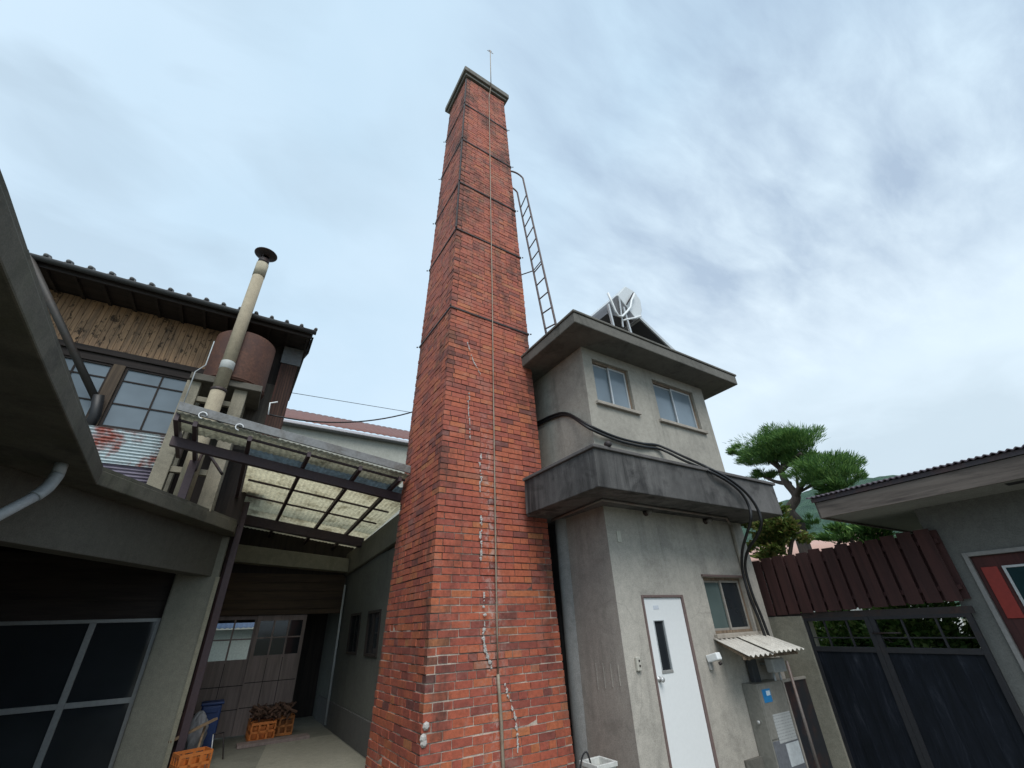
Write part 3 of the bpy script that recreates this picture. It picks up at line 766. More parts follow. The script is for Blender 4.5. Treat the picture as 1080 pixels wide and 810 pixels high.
# pair of thick black cables, looping from the chimney over the parapet and down
def smooth(pts, n=6):
    out = []
    P = [pts[0]] + list(pts) + [pts[-1]]
    for i in range(1, len(P) - 2):
        for k in range(n):
            t_ = k / n; a, b_, c_, d_ = P[i - 1], P[i], P[i + 1], P[i + 2]
            out.append(.5 * ((2 * b_) + (c_ - a) * t_ + (2 * a - 5 * b_ + 4 * c_ - d_) * t_ * t_ + (3 * b_ - a - 3 * c_ + d_) * t_ ** 3))
    out.append(pts[-1]); return out
up = [ox((566, 446), TX0 - .03), ox((583, 438), TX0 - .03), ox((598, 436), TX0 - .03)]
k1 = up + [wl_at(q, TY - .04) for q in ((622, 449), (650, 461), (676, 467.5), (695, 470))] + [oy((722, 482), 3.95), oy((748, 494), 3.56), oy((770, 506), 3.52), oy((788, 521), 3.5), oy((799, 537), 3.5), oy((803, 552), 3.52), oy((798, 566), 3.7), oy((789, 580), 4.0), oy((786, 598), 4.18), oy((793, 625), 4.2), oy((803, 650), 4.2), oy((812, 674), 4.2)]
k2 = [p + V((0, -.03, -.05)) for p in up] + [wl_at(q, TY - .05) for q in ((622, 452), (650, 464), (676, 470.5), (697, 474))] + [oy((722, 486), 3.93), oy((748, 497), 3.55), oy((768, 508), 3.52), oy((782, 520), 3.5), oy((790, 534), 3.5), oy((792, 548), 3.52), oy((788, 562), 3.7), oy((783, 580), 4.0), oy((783, 600), 4.16), oy((790, 627), 4.17), oy((800, 652), 4.17), oy((808.5, 676), 4.17)]
tag(MB().tube(smooth(k1), .021, 8).build('power_cable', M['black'], org=tuple(k1[-1])), 'thick black cable on the grey wall making the wider outer loop below the parapet', 'cable', 'pair of thick black cables')
tag(MB().tube(smooth(k2), .021, 8).build('power_cable', M['black'], org=tuple(k2[-1])), 'thick black cable on the grey wall making the tighter inner loop below the parapet', 'cable', 'pair of thick black cables')
# intercom box
p = wl_at((672, 700)); t_ = thing('intercom', 'small cream intercom box on grey wall left of the white door', 'intercom', tuple(p))
b = MB(); b.box(p.x - .035, p.x + .035, TY - .035, TY + .001, p.z - .07, p.z + .07); b.build('case', plain('cream_plastic', (.50, .48, .42), .5), t_, bevel=.008)
for dz in (.03, -.02):
    MB().lathe((p.x + .005, TY - .035, p.z + dz), [(.012, 0), (.012, .004), (0, .005)], 10, (0, -1, 0)).build('button', M['iron'], t_)
# sensor lamp / camera
p = wl_at((747, 695)); t_ = thing('security_camera', 'white security camera on grey wall right of the white door', 'camera', tuple(p))
MB().obox((p.x, TY - .09, p.z + .02), (.045, 0, 0), (0, .085, -.02), (0, .01, .04)).build('housing', M['whitepaint'], t_, bevel=.012)
MB().box(p.x - .03, p.x + .03, TY - .03, TY, p.z - .12, p.z - .03).build('bracket', plain('grey_bracket', (.35, .35, .34)), t_, bevel=.006)
MB().lathe((p.x + .01, TY - .15, p.z - .03), [(0, 0), (.02, 0), (.022, .03), (0, .032)], 12, (0, -.6, -1)).build('lens', M['iron'], t_)
# plaque by the corner
p = wl_at((652.5, 566)); b = MB(); b.box(p.x - .035, p.x + .035, TY - .012, TY, p.z - .07, p.z + .07)
tag(b.build('wall_plaque', plain('cream_plaque', (.55, .53, .45), .5), org=tuple(p), bevel=.003), 'narrow cream plaque on the grey wall near the corner under the balcony', 'plaque')

# awning of corrugated sheet over the cabinet
aw = thing('corrugated_awning', 'small pale corrugated awning below the lower window', 'awning', (6.4, TY, e - .3))
A = V((5.86, TY - .005, e - .27)); Bp = V((7.06, TY - .005, e - .27)); Cc = oy((790, 690), 3.72); Dd = oy((848, 688), 3.72)
Cc.z = Dd.z = (Cc.z + Dd.z) / 2
def awf(a, b_, c_, d_, waves, amp):
    def f(u, v):
        p = a.lerp(b_, u).lerp(c_.lerp(d_, u), v); p.z += amp * math.sin(u * waves * 2 * math.pi); return p
    return f
b = MB(); b.sheet(awf(A, A.lerp(Bp, .42), Cc, Cc.lerp(Dd, .42), 5, .014), 96, 6, (0, 0, .003)); b.build('corrugated_sheet', concrete('weathered_sheet', (.55, .52, .47), .35, .1, (.2, .17, .15), .15, bump=.1), aw)
b = MB(); b.sheet(awf(A.lerp(Bp, .40) + V((0, 0, .018)), Bp + V((0, 0, .018)), Cc.lerp(Dd, .40) + V((0, -.02, .018)), Dd + V((0, -.02, .018)), 7, .014), 132, 6, (0, 0, .003)); b.build('corrugated_sheet', concrete('weathered_sheet_two', (.60, .57, .51), .4, .1, (.22, .19, .16), .15, bump=.1), aw)
MB().bar(Cc + V((.03, .10, -.025)), Dd + V((-.03, .10, -.025)), .03, .03).build('edge_batten', M['frame_brown'], aw)
for f in (.06, .52, .95):
    a_ = A.lerp(Bp, f) + V((0, 0, -.03)); c_ = Cc.lerp(Dd, f) + V((0, .06, -.03)); MB().bar(a_, c_, .025, .03).build('bracket', M['frame_brown'], aw)

# tall grey cabinet, its dark neighbour and a pipe post
cb = thing('gas_meter_cabinet', 'tall grey metal cabinet with notices under the corrugated awning', 'cabinet', (6.6, 4.1, 0))
CY = 4.08
q0 = oy((798, 722), CY); q1 = oy((825, 720.5), CY)
ct = q0.z
b = MB(); b.box(q0.x, q1.x, CY, TY - .002, GL, ct); b.build('body', metal('cabinet_grey', (.24, .235, .21), .1, .45, .1, (.12, .08, .06), .62), cb, bevel=.006)
b = MB(); b.box(q0.x + .012, q1.x - .012, CY - .008, CY - .001, .24, ct - .02); b.build('door', metal('cabinet_door_grey', (.26, .255, .23), 0, .4, .15), cb, bevel=.003)
b = MB(); b.box(q0.x + .012, q1.x - .012, CY - .008, CY - .001, GL + .04, .22); b.build('door', metal('cabinet_door_bluegrey', (.17, .18, .20), 0, .4, .15), cb, bevel=.003)
sx0, sx1 = q0.x + .06, q0.x + .24
MB().box(sx0, sx1, CY - .011, CY - .0085, ct - .2, ct - .06).build('blue_sticker', plain('blue_sticker', (.03, .22, .50), .4), cb)
MB().box(sx0 + .08, sx1 - .015, CY - .013, CY - .0115, ct - .13, ct - .08).build('sticker_mark', plain('sticker_white', (.6, .75, .85), .4), cb)
tp_ = NT('printed_paper'); v_ = tp_.coords((1, 1, 1)); s_x = tp_.N('ShaderNodeSeparateXYZ'); tp_.L(v_, s_x.inputs[0])
ln = tp_.math('GREATER_THAN', tp_.math('SINE', tp_.math('MULTIPLY', s_x.outputs[2], 2 * math.pi / .03)), .45)
wd = tp_.ramp(tp_.noise(tp_.coords((60, 1, 33)), 1.0, 1, .5), [(.44, 0), (.5, 1)])
tp_.color(tp_.mix(tp_.math('MULTIPLY', tp_.math('MULTIPLY', ln, wd), .6), (.42, .44, .44), (.2, .21, .22))); tp_.rough(.6); PAPER = tp_.m
nt = MB().box(q0.x + .15, q1.x - .04, CY - .011, CY - .0085, ct - .62, ct - .33).build('paper_notice', PAPER, cb)
MB().box(q0.x + .26, q1.x - .03, CY - .011, CY - .0085, -.05, .17).build('paper_notice', plain('notice_paper_low', (.5, .54, .56), .6), cb)
MB().lathe((q0.x - .008, CY + .1, ct - .4), [(0, 0), (.02, 0), (.02, .02), (0, .022)], 10, (-1, 0, 0)).build('latch', M['alu'], cb)
dk = thing('glazed_screen', 'dark glazed steel screen standing right of the grey cabinet', 'screen', (7.2, 4.1, 0))
d0 = q1.x + .02; d1 = oy((855, 716), CY + .02).x
b = MB(); b.box(d0, d0 + .03, CY, CY + .04, GL, ct); b.box(d1 - .035, d1, CY, CY + .04, GL, ct + .02); b.box(d0 + .03, d1 - .035, CY, CY + .04, ct - .03, ct); b.box(d0 + .03, d1 - .035, CY, CY + .04, GL, GL + .05)
b.build('frame', M['alub'], dk, bevel=.003)
MB().box(d0 + .03, d1 - .035, CY + .015, CY + .025, GL + .05, ct - .03).build('dark_panel', metal('dark_mesh', (.02, .022, .028), .2, .5), dk)
pp = thing('pipe_post', 'slim brown post holding up the corrugated awning', 'post', (6.3, 3.74, 0))
pt = oy((829, 695), 3.78); b = MB(); b.tube([(pt.x, 3.78, GL), (pt.x, 3.78, pt.z - .02)], .018, 10); b.build('pole', metal('brown_post', (.13, .11, .10), .3, .5), pp)
MB().box(pt.x - .04, pt.x + .04, 3.74, 3.82, GL, GL + .02).build('foot_plate', M['iron'], pp)
# bits between awning and cabinet: small white meter and a board
mt = thing('gas_meter', 'pale grey meter hanging between awning and cabinet', 'meter', (6.35, 4.0, ct + .1))
a_ = oy((812, 697), 4.04); c_ = oy((833, 712), 4.04)
MB().box(a_.x + .02, a_.x + .32, 4.02, 4.14, a_.z - .14, a_.z + .02).build('meter_body', plain('meter_grey', (.45, .46, .45), .5), mt, bevel=.015)
MB().tube([(a_.x + .1, 4.1, a_.z - .14), (a_.x + .1, 4.1, ct - .02)], .015, 8).build('meter_pipe', M['pvc'], mt)
MB().tube([(a_.x + .24, 4.1, a_.z - .14), (a_.x + .24, 4.1, ct - .02)], .015, 8).build('meter_pipe', M['pvc'], mt)
MB().tube([(a_.x + .17, 4.12, a_.z - .05), (a_.x + .17, TY, a_.z - .05)], .015, 8).build('meter_pipe', M['pvc'], mt)
b = MB(); b.box(a_.x - .2, a_.x - .06, 4.2, 4.27, ct - .02, e - .42); tag(b.build('junction_box', plain('dark_junction', (.05, .055, .06), .5), org=(a_.x - .13, 4.21, ct), bevel=.006), 'dark electric box in the shade under the awning above the grey cabinet', 'box')

# white plastic tub with loose cables by the chimney foot
c_ = oy((631, 803), 4.0)
wb = thing('plastic_tub', 'white plastic tub standing beside the foot of the brick chimney', 'tub', (c_.x, 4.0, 0))
b = MB(); hw = .11; tz = c_.z + .0
for (r0, r1) in (((hw * .85, .0), (hw, tz)),):
    P = [(c_.x - r0[0], 4.0 - r0[0], GL), (c_.x + r0[0], 4.0 - r0[0], GL), (c_.x + r0[0], 4.0 + r0[0], GL), (c_.x - r0[0], 4.0 + r0[0], GL), (c_.x - hw, 4 - hw, tz), (c_.x + hw, 4 - hw, tz), (c_.x + hw, 4 + hw, tz), (c_.x - hw, 4 + hw, tz)]
    b.add(P, [(3, 2, 1, 0), (0, 1, 5, 4), (1, 2, 6, 5), (2, 3, 7, 6), (3, 0, 4, 7)])
b.build('tub_wall', plain('white_plastic', (.62, .62, .58), .4), wb, solid=.012)
b = MB(); b.box(c_.x - hw - .015, c_.x + hw + .015, 4 - hw - .015, 4 - hw + .006, tz - .03, tz + .005); b.box(c_.x - hw - .015, c_.x + hw + .015, 4 + hw - .006, 4 + hw + .015, tz - .03, tz + .005); b.box(c_.x - hw - .015, c_.x - hw + .006, 4 - hw + .006, 4 + hw - .006, tz - .03, tz + .005); b.box(c_.x + hw - .006, c_.x + hw + .015, 4 - hw + .006, 4 + hw - .006, tz - .03, tz + .005)
b.build('rim', plain('white_plastic_rim', (.6, .6, .57), .4), wb, bevel=.003)
pts = [V((c_.x - .16, 4.12, GL)), V((c_.x - .2, 4.1, .2)), V((c_.x - .15, 4.08, tz - .02)), V((c_.x - .1, 4.06, tz + .07)), V((c_.x - .07, 4.04, tz + .02)), V((c_.x - .03, 4.0, .2))]
tag(MB().tube(smooth(pts), .008, 6).build('loose_wire', M['black'], org=tuple(pts[0])), 'loose black wire looping up beside the white plastic tub', 'wire')

# ------------------------------------------------------------------ boundary: gate post, board fence, gate
FX = 7.5
gp = thing('gate_pier', 'short plastered pier between grey building and dark gate', 'pier', (FX, 4.15, 0))
ptop = ox((830, 650), FX).z
b = MB(); b.box(FX - .06, FX + .22, 3.87, 4.55, GL, ptop); b.build('pier_body', concrete('pier_plaster', (.30, .28, .22), .35, .5, (.10, .09, .06), .2), gp, bevel=.01)
fn = thing('board_fence', 'dark red brown board fence above the dark gate', 'fence', (FX, 3.2, ptop))
n = 13; ya, yb = 4.40, 1.93
zt0, zt1 = ox((795, 592), FX).z, ox((968, 560), FX).z
zb0, zb1 = ox((809, 650), FX).z, ox((1007, 634), FX).z
stp = (ya - yb) / n
for i in range(n):
    f = (i + .5) / n * 1.02; y0 = ya - i * stp; wv = stp * (.82)
    zt = zt0 + (zt1 - zt0) * f; zb = zb0 + (zb1 - zb0) * f
    MB().box(FX - .075, FX - .05, y0 - wv, y0, zb, zt + ru(-.012, .012)).build('front_board', M['fence'], fn, bevel=.002)
    MB().box(FX + .002, FX + .022, y0 - stp - .02, y0 - wv + .03, zb + .02, zt - .02 + ru(-.01, .01)).build('rear_board', M['fence'], fn)
for zz in (.18, .82):
    MB().bar((FX - .025, ya, zb0 + (zt0 - zb0) * zz), (FX - .025, yb, zb1 + (zt1 - zb1) * zz), .05, .05).build('rail', M['fence'], fn)
MB().box(FX - .03, FX + .001, yb, ya, zb0 - .045, zb0 + .03).build('bottom_rail', M['iron'], fn)
gt = thing('double_gate', 'dark weathered double gate with glimpses of green through its top grille', 'gate', (FX, 3.0, 0))
y_m = 3.02; g_l, g_r = 3.89, 1.97
zr = e - .46; zg = zb0 - .045
GM = metal('gate_frame_iron', (.022, .022, .026), .3, .6, .1, (.05, .03, .025), .55)
for (a_, c_) in ((g_l, y_m + .001), (y_m - .001, g_r)):
    b = MB(); lf = None
    b.box(FX - .03, FX + .02, a_ - .06, a_, GL + .02, zg); b.box(FX - .03, FX + .02, c_, c_ + .06, GL + .02, zg)
    b.box(FX - .03, FX + .02, c_ + .06, a_ - .06, zr - .03, zr + .03); b.box(FX - .03, FX + .02, c_ + .06, a_ - .06, zg - .04, zg); b.box(FX - .03, FX + .02, c_ + .06, a_ - .06, GL + .02, GL + .08)
    lf = b.build('leaf', GM, gt, bevel=.003)
    MB().box(FX - .01, FX + .0, c_ + .06, a_ - .06, GL + .08, zr - .03).build('sheet', M['gate'], lf)
    for k in range(1, 3):
        yy = a_ + (c_ - a_) * k / 3
        MB().box(FX - .018, FX + .0, yy - .012, yy + .012, zr + .03, zg - .04).build('grille_bar', GM, lf)
    MB().box(FX - .016, FX - .006, c_ + .06, a_ - .06, zr + .13, zr + .145).build('grille_bar', GM, lf)
    for k in range(1, 7):
        yy = a_ + (c_ - a_) * k / 7; MB().box(FX - .017, FX - .0105, yy - .009, yy + .009, GL + .08, zr - .03).build('seam_strip', M['gate'], lf)
MB().tube([(FX - .045, y_m - .3, zr + .19), (FX - .045, y_m + .02, zr + .19)], .009, 8).build('bolt_bar', M['iron'], gt)

# ------------------------------------------------------------------ right building with dark roof
rb_ = thing('right_building', 'low grey building with dark corrugated roof and wide eaves beside the gate', 'building', (7.6, 0, 0))
WX = 7.55; WY = 2.04; SOF = e + 1.15
RP = concrete('right_wall_plaster', (.15, .15, .14), .15, .25, (.10, .10, .09), .12)
dy0, dy1, dz1 = -1.2, 1.80, e + .555
b = MB(); b.box(WX, WX + .15, dy1, WY, GL, SOF + .05); b.box(WX, WX + .15, -6, dy1, dz1, SOF + .05); b.box(WX, WX + .15, -6, dy0, GL, dz1 - .001)
b.build('wall', RP, rb_)
MB().box(WX + .15, 12, WY - .15, WY, GL, SOF + .05).build('end_wall', RP, rb_)
MB().box(WX + .5, WX + .55, -6, WY - .2, 0, SOF).build('inner_wall', plain('dim_inner_wall', (.06, .05, .05)), rb_)
# door set with pale surround
b = MB(); b.box(WX - .02, WX + .10, dy1 - .045, dy1, GL, dz1); b.box(WX - .02, WX + .10, dy0, dy1 - .045, dz1 - .045, dz1); b.build('door_surround', plain('pale_surround', (.26, .25, .24), .6), rb_, bevel=.004)
DRK = wood('red_brown_door', (.075, .024, .022), (.03, .012, .012), 'z', contrast=.1)
dd = MB().box(WX + .03, WX + .07, dy0, dy1 - .05, GL, dz1 - .05).build('door', DRK, rb_)
zA, zB = e - .14, e + .385
MB().box(WX + .015, WX + .032, 1.565, 1.705, zA, zB).build('red_panel', plain('red_paint', (.30, .03, .02), .5), dd, bevel=.003)
b = MB(); b.box(WX + .01, WX + .034, 1.50, 1.525, zA - .35, zB + .0); b.box(WX + .01, WX + .034, .8, 1.50, zB - .025, zB); b.build('glass_frame', M['alu'], dd, bevel=.002)
MB().box(WX + .02, WX + .034, .8, 1.50, zA - .35, zB - .025).build('door_glass', glass('teal_pane', (.02, .045, .05), .06), dd)
MB().box(WX + .012, WX + .034, dy0, dy1 - .06, e - .62, e - .60).build('door_rail', DRK, dd)
# eave: soffit, fascia, roof edge
EXx = 6.75; yv = 2.80
SP = concrete('soffit_board', (.27, .27, .25), .12, .1, (.1, .1, .1), .08)
b = MB(); b.hexa([(EXx, -6, SOF + .02), (12, -6, SOF + .02), (12, yv, SOF - .02), (EXx, yv, SOF - .02), (EXx, -6, SOF + .05), (12, -6, SOF + .05), (12, yv, SOF + .01), (EXx, yv, SOF + .01)])
sfo = b.build('soffit', SP, rb_)
MB().box(6.98, 7.16, -1.0, 1.22, SOF - .012, SOF + .012).build('soffit_vent', plain('dark_vent', (.02, .02, .022)), sfo)
FS = wood('peeling_fascia', (.17, .14, .12), (.06, .047, .042), 'y', contrast=.1)
b = MB(); b.hexa([(EXx - .03, -6, SOF - .005), (EXx - .002, -6, SOF - .005), (EXx - .002, yv, SOF - .045), (EXx - .03, yv, SOF - .045), (EXx - .03, -6, SOF + .26), (EXx - .002, -6, SOF + .26), (EXx - .002, yv, SOF + .16), (EXx - .03, yv, SOF + .16)])
b.build('fascia', FS, rb_, bevel=.004)
b = MB(); b.hexa([(EXx, yv + .002, SOF - .045), (12, yv + .002, SOF - .045), (12, yv + .03, SOF - .045), (EXx, yv + .03, SOF - .045), (EXx, yv + .002, SOF + .2), (12, yv + .002, SOF + .9), (12, yv + .03, SOF + .9), (EXx, yv + .03, SOF + .2)])
b.build('verge_board', FS, rb_)
def rfc(u, v):
    y = -6 + (yv + .08 + 6) * u; x = EXx - .08 + 5.2 * v
    return V((x, y, SOF + .335 - .10 * u + (x - EXx) * .14 + 0.010 * math.sin(y * 2 * math.pi / .062)))
RM = metal('purple_brown_roof', (.10, .08, .10), .3, .6, 0, (.09, .06, .06), .5)
b = MB(); b.sheet(rfc, 900, 2, (0, 0, .012)); b.build('roof_sheet', RM, rb_)
b = MB(); b.hexa([(EXx - .05, -6, SOF + .262), (EXx + 5, -6, SOF + .96), (EXx + 5, yv + .04, SOF + .86), (EXx - .05, yv + .04, SOF + .165), (EXx - .05, -6, SOF + .315), (EXx + 5, -6, SOF + 1.0), (EXx + 5, yv + .04, SOF + .9), (EXx - .05, yv + .04, SOF + .215)])
b.build('roof_deck', metal('dark_roof_edge', (.045, .035, .04), .2, .6), rb_)

# ------------------------------------------------------------------ left: concrete garage canopy
gs = thing('concrete_garage', 'old concrete garage with cranked canopy slab over aluminium windows', 'garage', (-1.0, 7.0, 0))
ZS0, ZS1 = e + 1.5, e + 1.665
Pc = V((-1.435, 6.26, 0)); Pe = V((-.042, 8.64, 0)); Pl = V((-1.17, 2.1, 0)); Pll = V((-1.10, 0.6, 0))
d_ = (Pe - Pc).normalized(); nb = V((-d_.y, d_.x, 0))           # towards the back
pe_b = V((.0, 9.6, 0))
poly = [Pll, Pl, V((-1.26, 3.4, 0)), Pc, Pe, pe_b, V((-6, 9.6, 0)), V((-6, .6, 0))]
b = MB(); b.prism([p + V((0, 0, ZS0)) for p in poly], (0, 0, ZS1 - ZS0)); b.build('canopy_slab', M['slab'], gs, bevel=.012)
# upstand along the near edge
b = MB()
for a_, c_ in ((Pll, Pl), (Pl, V((-1.26, 3.4, 0))), (V((-1.26, 3.4, 0)), Pc), (Pc, Pe)):
    dd_ = (c_ - a_).normalized(); nn = V((-dd_.y, dd_.x, 0)) if (V((-dd_.y, dd_.x, 0))).x < 0 else V((dd_.y, -dd_.x, 0))
    b.prism([a_ + V((0, 0, ZS1 + .002)) + nn * .01, c_ + V((0, 0, ZS1 + .002)) + nn * .01, c_ + V((0, 0, ZS1 + .002)) + nn * .12, a_ + V((0, 0, ZS1 + .002)) + nn * .12], (0, 0, .035))
b.build('slab_upstand', M['slab'], gs)
# edge beam, parallel to the cranked edge
gd = .32
o1 = Pe + nb * gd + d_ * .34; o0 = o1 - d_ * 5.2
zb_ = e + .865
b = MB()
b.prism([V((o0.x, o0.y, zb_)), V((o1.x, o1.y, zb_)), V((o1.x, o1.y, zb_)) + nb * .25, V((o0.x, o0.y, zb_)) + nb * .25], (0, 0, ZS0 - zb_ + .002))
b.build('edge_beam', M['beam'], gs, bevel=.01)
# pillar
yp = 8.95
pa = oy((179, 623), yp).x; pb = oy((230, 612), yp).x
b = MB(); b.box(pa, pb, yp + .06, yp + .5, 0, ZS0 + .001); b.build('pillar', M['pillar'], gs, bevel=.03)
MB().box(pb - .045, pb + .012, yp + .02, yp + .059, 0, zb_ - .01).build('pillar_trim', concrete('trim_plaster', (.30, .29, .22), .2, .3, (.12, .11, .08), .1), gs)
# window wall behind
wy = yp + .28
zh = oy((90, 656), wy).z; ztr = oy((100, 742), wy).z
b = MB(); b.box(-6, pa - .0, wy - .04, wy + .1, zh + .03, zb_ + .3); b.build('lintel', M['darkwoodx'], gs)
MB().box(-6, pa - .002, wy - .07, wy - .041, zh + .28, zh + .33).build('lintel_rail', M['darkwoodx'], gs)
wf = MB(); wf.box(-6, pa - .002, wy - .03, wy + .03, zh - .02, zh + .028); wf.box(-6, pa - .002, wy - .03, wy + .03, 0, .05)
wo_ = wf.build('window', M['alug'], gs, bevel=.003)
ms = oy((72, 730), wy).x
MB().box(pa - .06, pa - .003, wy - .035, wy + .03, .05, zh - .02).build('jamb', M['alug'], wo_, bevel=.003)
for k, mx_ in enumerate((ms, ms - 1.0, ms - 2.0, ms - 3.0)):
    MB().box(mx_ - .055, mx_ + .02, wy - .035, wy + .02, .05, zh - .02).build('mullion', M['alug'], wo_, bevel=.003)
    x_r = pa - .06 if k == 0 else mx_ + 1.0 - .055
    MB().box(mx_ + .02, x_r, wy - .028, wy + .012, ztr - .03, ztr + .035).build('transom', M['alug'], wo_, bevel=.003)
    MB().box(mx_ + .02, x_r, wy - .006, wy + .002, .05, zh - .02).build('pane', M['pane_dark'], wo_)
MB().box(-6, pa, 9.55, 9.65, 0, ZS0).build('rear_wall', M['darkwood'], gs)
MB().box(-6.1, -6, .6, 9.6, 0, ZS0).build('side_wall', M['beam'], gs)
MB().box(-6, -1.5, .6, .7, 0, ZS0).build('side_wall', M['beam'], gs)
# grey drain pipe under the slab
pz0 = oz((66, 487), ZS0 + .02)
pz = [pz0] + [onp(q, nb, pz0) for q in ((61, 500), (50, 514), (36, 524), (0, 543))]
pz.append(pz[-1] + (pz[-1] - pz[-2]) * 1.0)
dpz = thing('drain_pipe', 'pale grey plastic drain pipe bending under the concrete canopy slab', 'pipe', tuple(pz[0]))
MB().tube([pz[0], pz[1]], .05, 14).build('pipe_stub', M['pvc'], dpz)
MB().tube(smooth(pz[1:4], 5), .052, 14).build('elbow', plain('pipe_elbow', (.36, .39, .40), .5), dpz)
MB().tube(pz[3:], .045, 14).build('pipe_run', M['pvc'], dpz)

# ------------------------------------------------------------------ wooden house
hs = thing('wooden_house', 'old two storey wooden house with grey tiled roof and weathered board wall', 'house', (-1.8, 8.5, 0))
HE, HY, HZ = 8.1, 8.85, 0
zE = oy((180, 309), HE).z            # tile edge height
xe = oy((332, 352), HE).x
xL = -5.6
xr = oy((262, 400), HY).x + .02      # where boards end behind the tank
xr2 = -.02
# roof tiles
per = .272
def tile(u, v):
    x = xL + (xe - xL) * u; y = HE - .06 + 4.2 * v
    f = ((x - xe) / per) % 1.0
    w_ = .034 * math.cos(2 * math.pi * f) + (.022 if f < .14 or f > .9 else 0)
    st = .02 * (1 - ((v * 4.2 / .24) % 1.0))
    return V((x, y, zE + .0 + (y - HE) * .47 + w_ + st))
TM = concrete('grey_roof_tile', (.13, .13, .13), .4, .2, (.04, .04, .04), .3, rough=.6, moss=.15)
b = MB(); b.sheet(tile, 520, 36, (0, 0, -.03)); b.build('roof_tiles', TM, hs)
for k in range(int((xe - xL) / per)):
    xx = xe - k * per
    if xx < xL: break
    MB().lathe((xx, HE - .075, zE + .028), [(0, -.012), (.02, -.012), (.032, 0), (.036, .12)], 12, (0, 1, .45)).build('tile_end', TM, hs)
# eave fascia, gutter, soffit with rafters
b = MB(); b.box(xL, xe - .03, HE, HE + .03, zE - .17, zE - .035); b.build('fascia', M['darkwoodx'], hs)
b = MB()
def gut(u, v):
    a_ = math.pi * v; return V((xL + (xe + .02 - xL) * u, HE - .075 - .055 * math.cos(a_), zE - .045 - .065 * math.sin(a_)))
b.sheet(gut, 8, 10, (0, 0, -.004)); b.build('gutter', metal('dark_gutter', (.05, .053, .055), .3, .5, 0, (.06, .045, .035), .55), hs)
b = MB(); b.hexa([(xL, HE + .032, zE - .12), (xe - .04, HE + .032, zE - .12), (xe - .04, HY + 3, zE + .1), (xL, HY + 3, zE + .1), (xL, HE + .032, zE - .07), (xe - .04, HE + .032, zE - .07), (xe - .04, HY + 3, zE + .15), (xL, HY + 3, zE + .15)])
b.build('soffit', M['darkwoodx'], hs)
for k in range(16):
    xx = xe - .12 - k * .36
    MB().hexa([(xx, HE + .034, zE - .17), (xx + .05, HE + .034, zE - .17), (xx + .05, HY, zE - .13), (xx, HY, zE - .13), (xx, HE + .034, zE - .122), (xx + .05, HE + .034, zE - .122), (xx + .05, HY, zE - .10), (xx, HY, zE - .10)]).build('rafter', M['darkwoodx'], hs)
# gable end / verge sheet
ve0 = oy((326, 364), HE + .1)
# board wall
zw1 = oy((140, 330), HY).z + .05; zw0 = oy((140, 375), HY).z
bx0 = oy((50, 350), HY).x - .8; bx1 = xr
i = 0; x = bx0
while x < bx1:
    w_ = ru(.06, .10)
    b = MB()
    MB().box(x, min(x + w_ - .006, bx1), HY - .022 - ru(0, .005), HY - .002, zw0 + ru(-.012, .012), zw1).build('wall_board', M['boards'], hs) if True else None
    x += w_
MB().box(xL, xr2, HY, HY + .12, zw0 - .0, zw1 + .3).build('wall_backing', M['darkwood'], hs)
MB().box(xL, bx1, HY - .05, HY - .0225, zw1 - .14, zw1 + .01).build('top_band', M['boards'], hs) if False else None
# header beam and window strip
zs_t = oy((140, 396), HY).z; zs_b = oy((140, 455), HY).z
MB().box(xL, bx1, HY - .09, HY + .05, zw0 - .12, zw0 - .02).build('window_header', M['darkwoodx'], hs)
MB().box(xL, bx1, HY - .05, HY + .05, zw0 - .26, zw0 - .13).build('window_header', M['darkwoodx'], hs)
hp0 = oy((118, 430), HY).x; hp1 = oy((192, 430), HY).x
postx = oy((107, 430), HY).x
MB().box(postx - .09, postx + .07, HY - .07, HY + .05, zs_b - .05, zw0 - .261).build('window_post', wood('grey_brown_post', (.12, .085, .055), (.05, .035, .025), 'z'), hs)
def hwin(x0, x1, cols, name='window'):
    z0, z1 = zs_b, zw0 - .262; f = .035
    b = MB(); b.box(x0, x1, HY - .03, HY + .02, z0, z0 + f); b.box(x0, x1, HY - .03, HY + .02, z1 - f, z1); b.box(x0, x0 + f, HY - .03, HY + .02, z0 + f, z1 - f); b.box(x1 - f, x1, HY - .03, HY + .02, z0 + f, z1 - f)
    w_ = b.build('window', M['darkwood'], hs)
    for k in range(1, cols): MB().box(x0 + (x1 - x0) * k / cols - .012, x0 + (x1 - x0) * k / cols + .012, HY - .02, HY + .01, z0 + f, z1 - f).build('glazing_bar', M['darkwood'], w_)
    for k in (1, 2): 
        zz = z0 + (z1 - z0) * k / 2.6
        MB().box(x0 + f, x1 - f, HY - .018, HY + .008, zz - .012, zz + .012).build('glazing_bar', M['darkwood'], w_)
    MB().box(x0 + f, x1 - f, HY - .004, HY + .002, z0 + f, z1 - f).build('pane', M['pane_house'], w_)
hwin(postx + .072, hp1 + .1, 2); hwin(postx - 1.5, postx - .092, 3)
MB().box(xL, hp1 + .15, HY - .06, HY + .04, zs_b - .06, zs_b - .002).build('window_sill', M['darkwoodx'], hs)
# wall under the window and behind the stand
MB().box(xL, xr2, HY + .002, HY + .14, ZS1 + .003, zs_b - .06).build('lower_wall', M['darkwood'], hs)
MB().box(hp1 + .12, xr2, HY - .001, HY + .10, zs_b - .06, zw0).build('side_panel', wood('grey_side_boards', (.10, .09, .075), (.035, .03, .025), 'z'), hs)
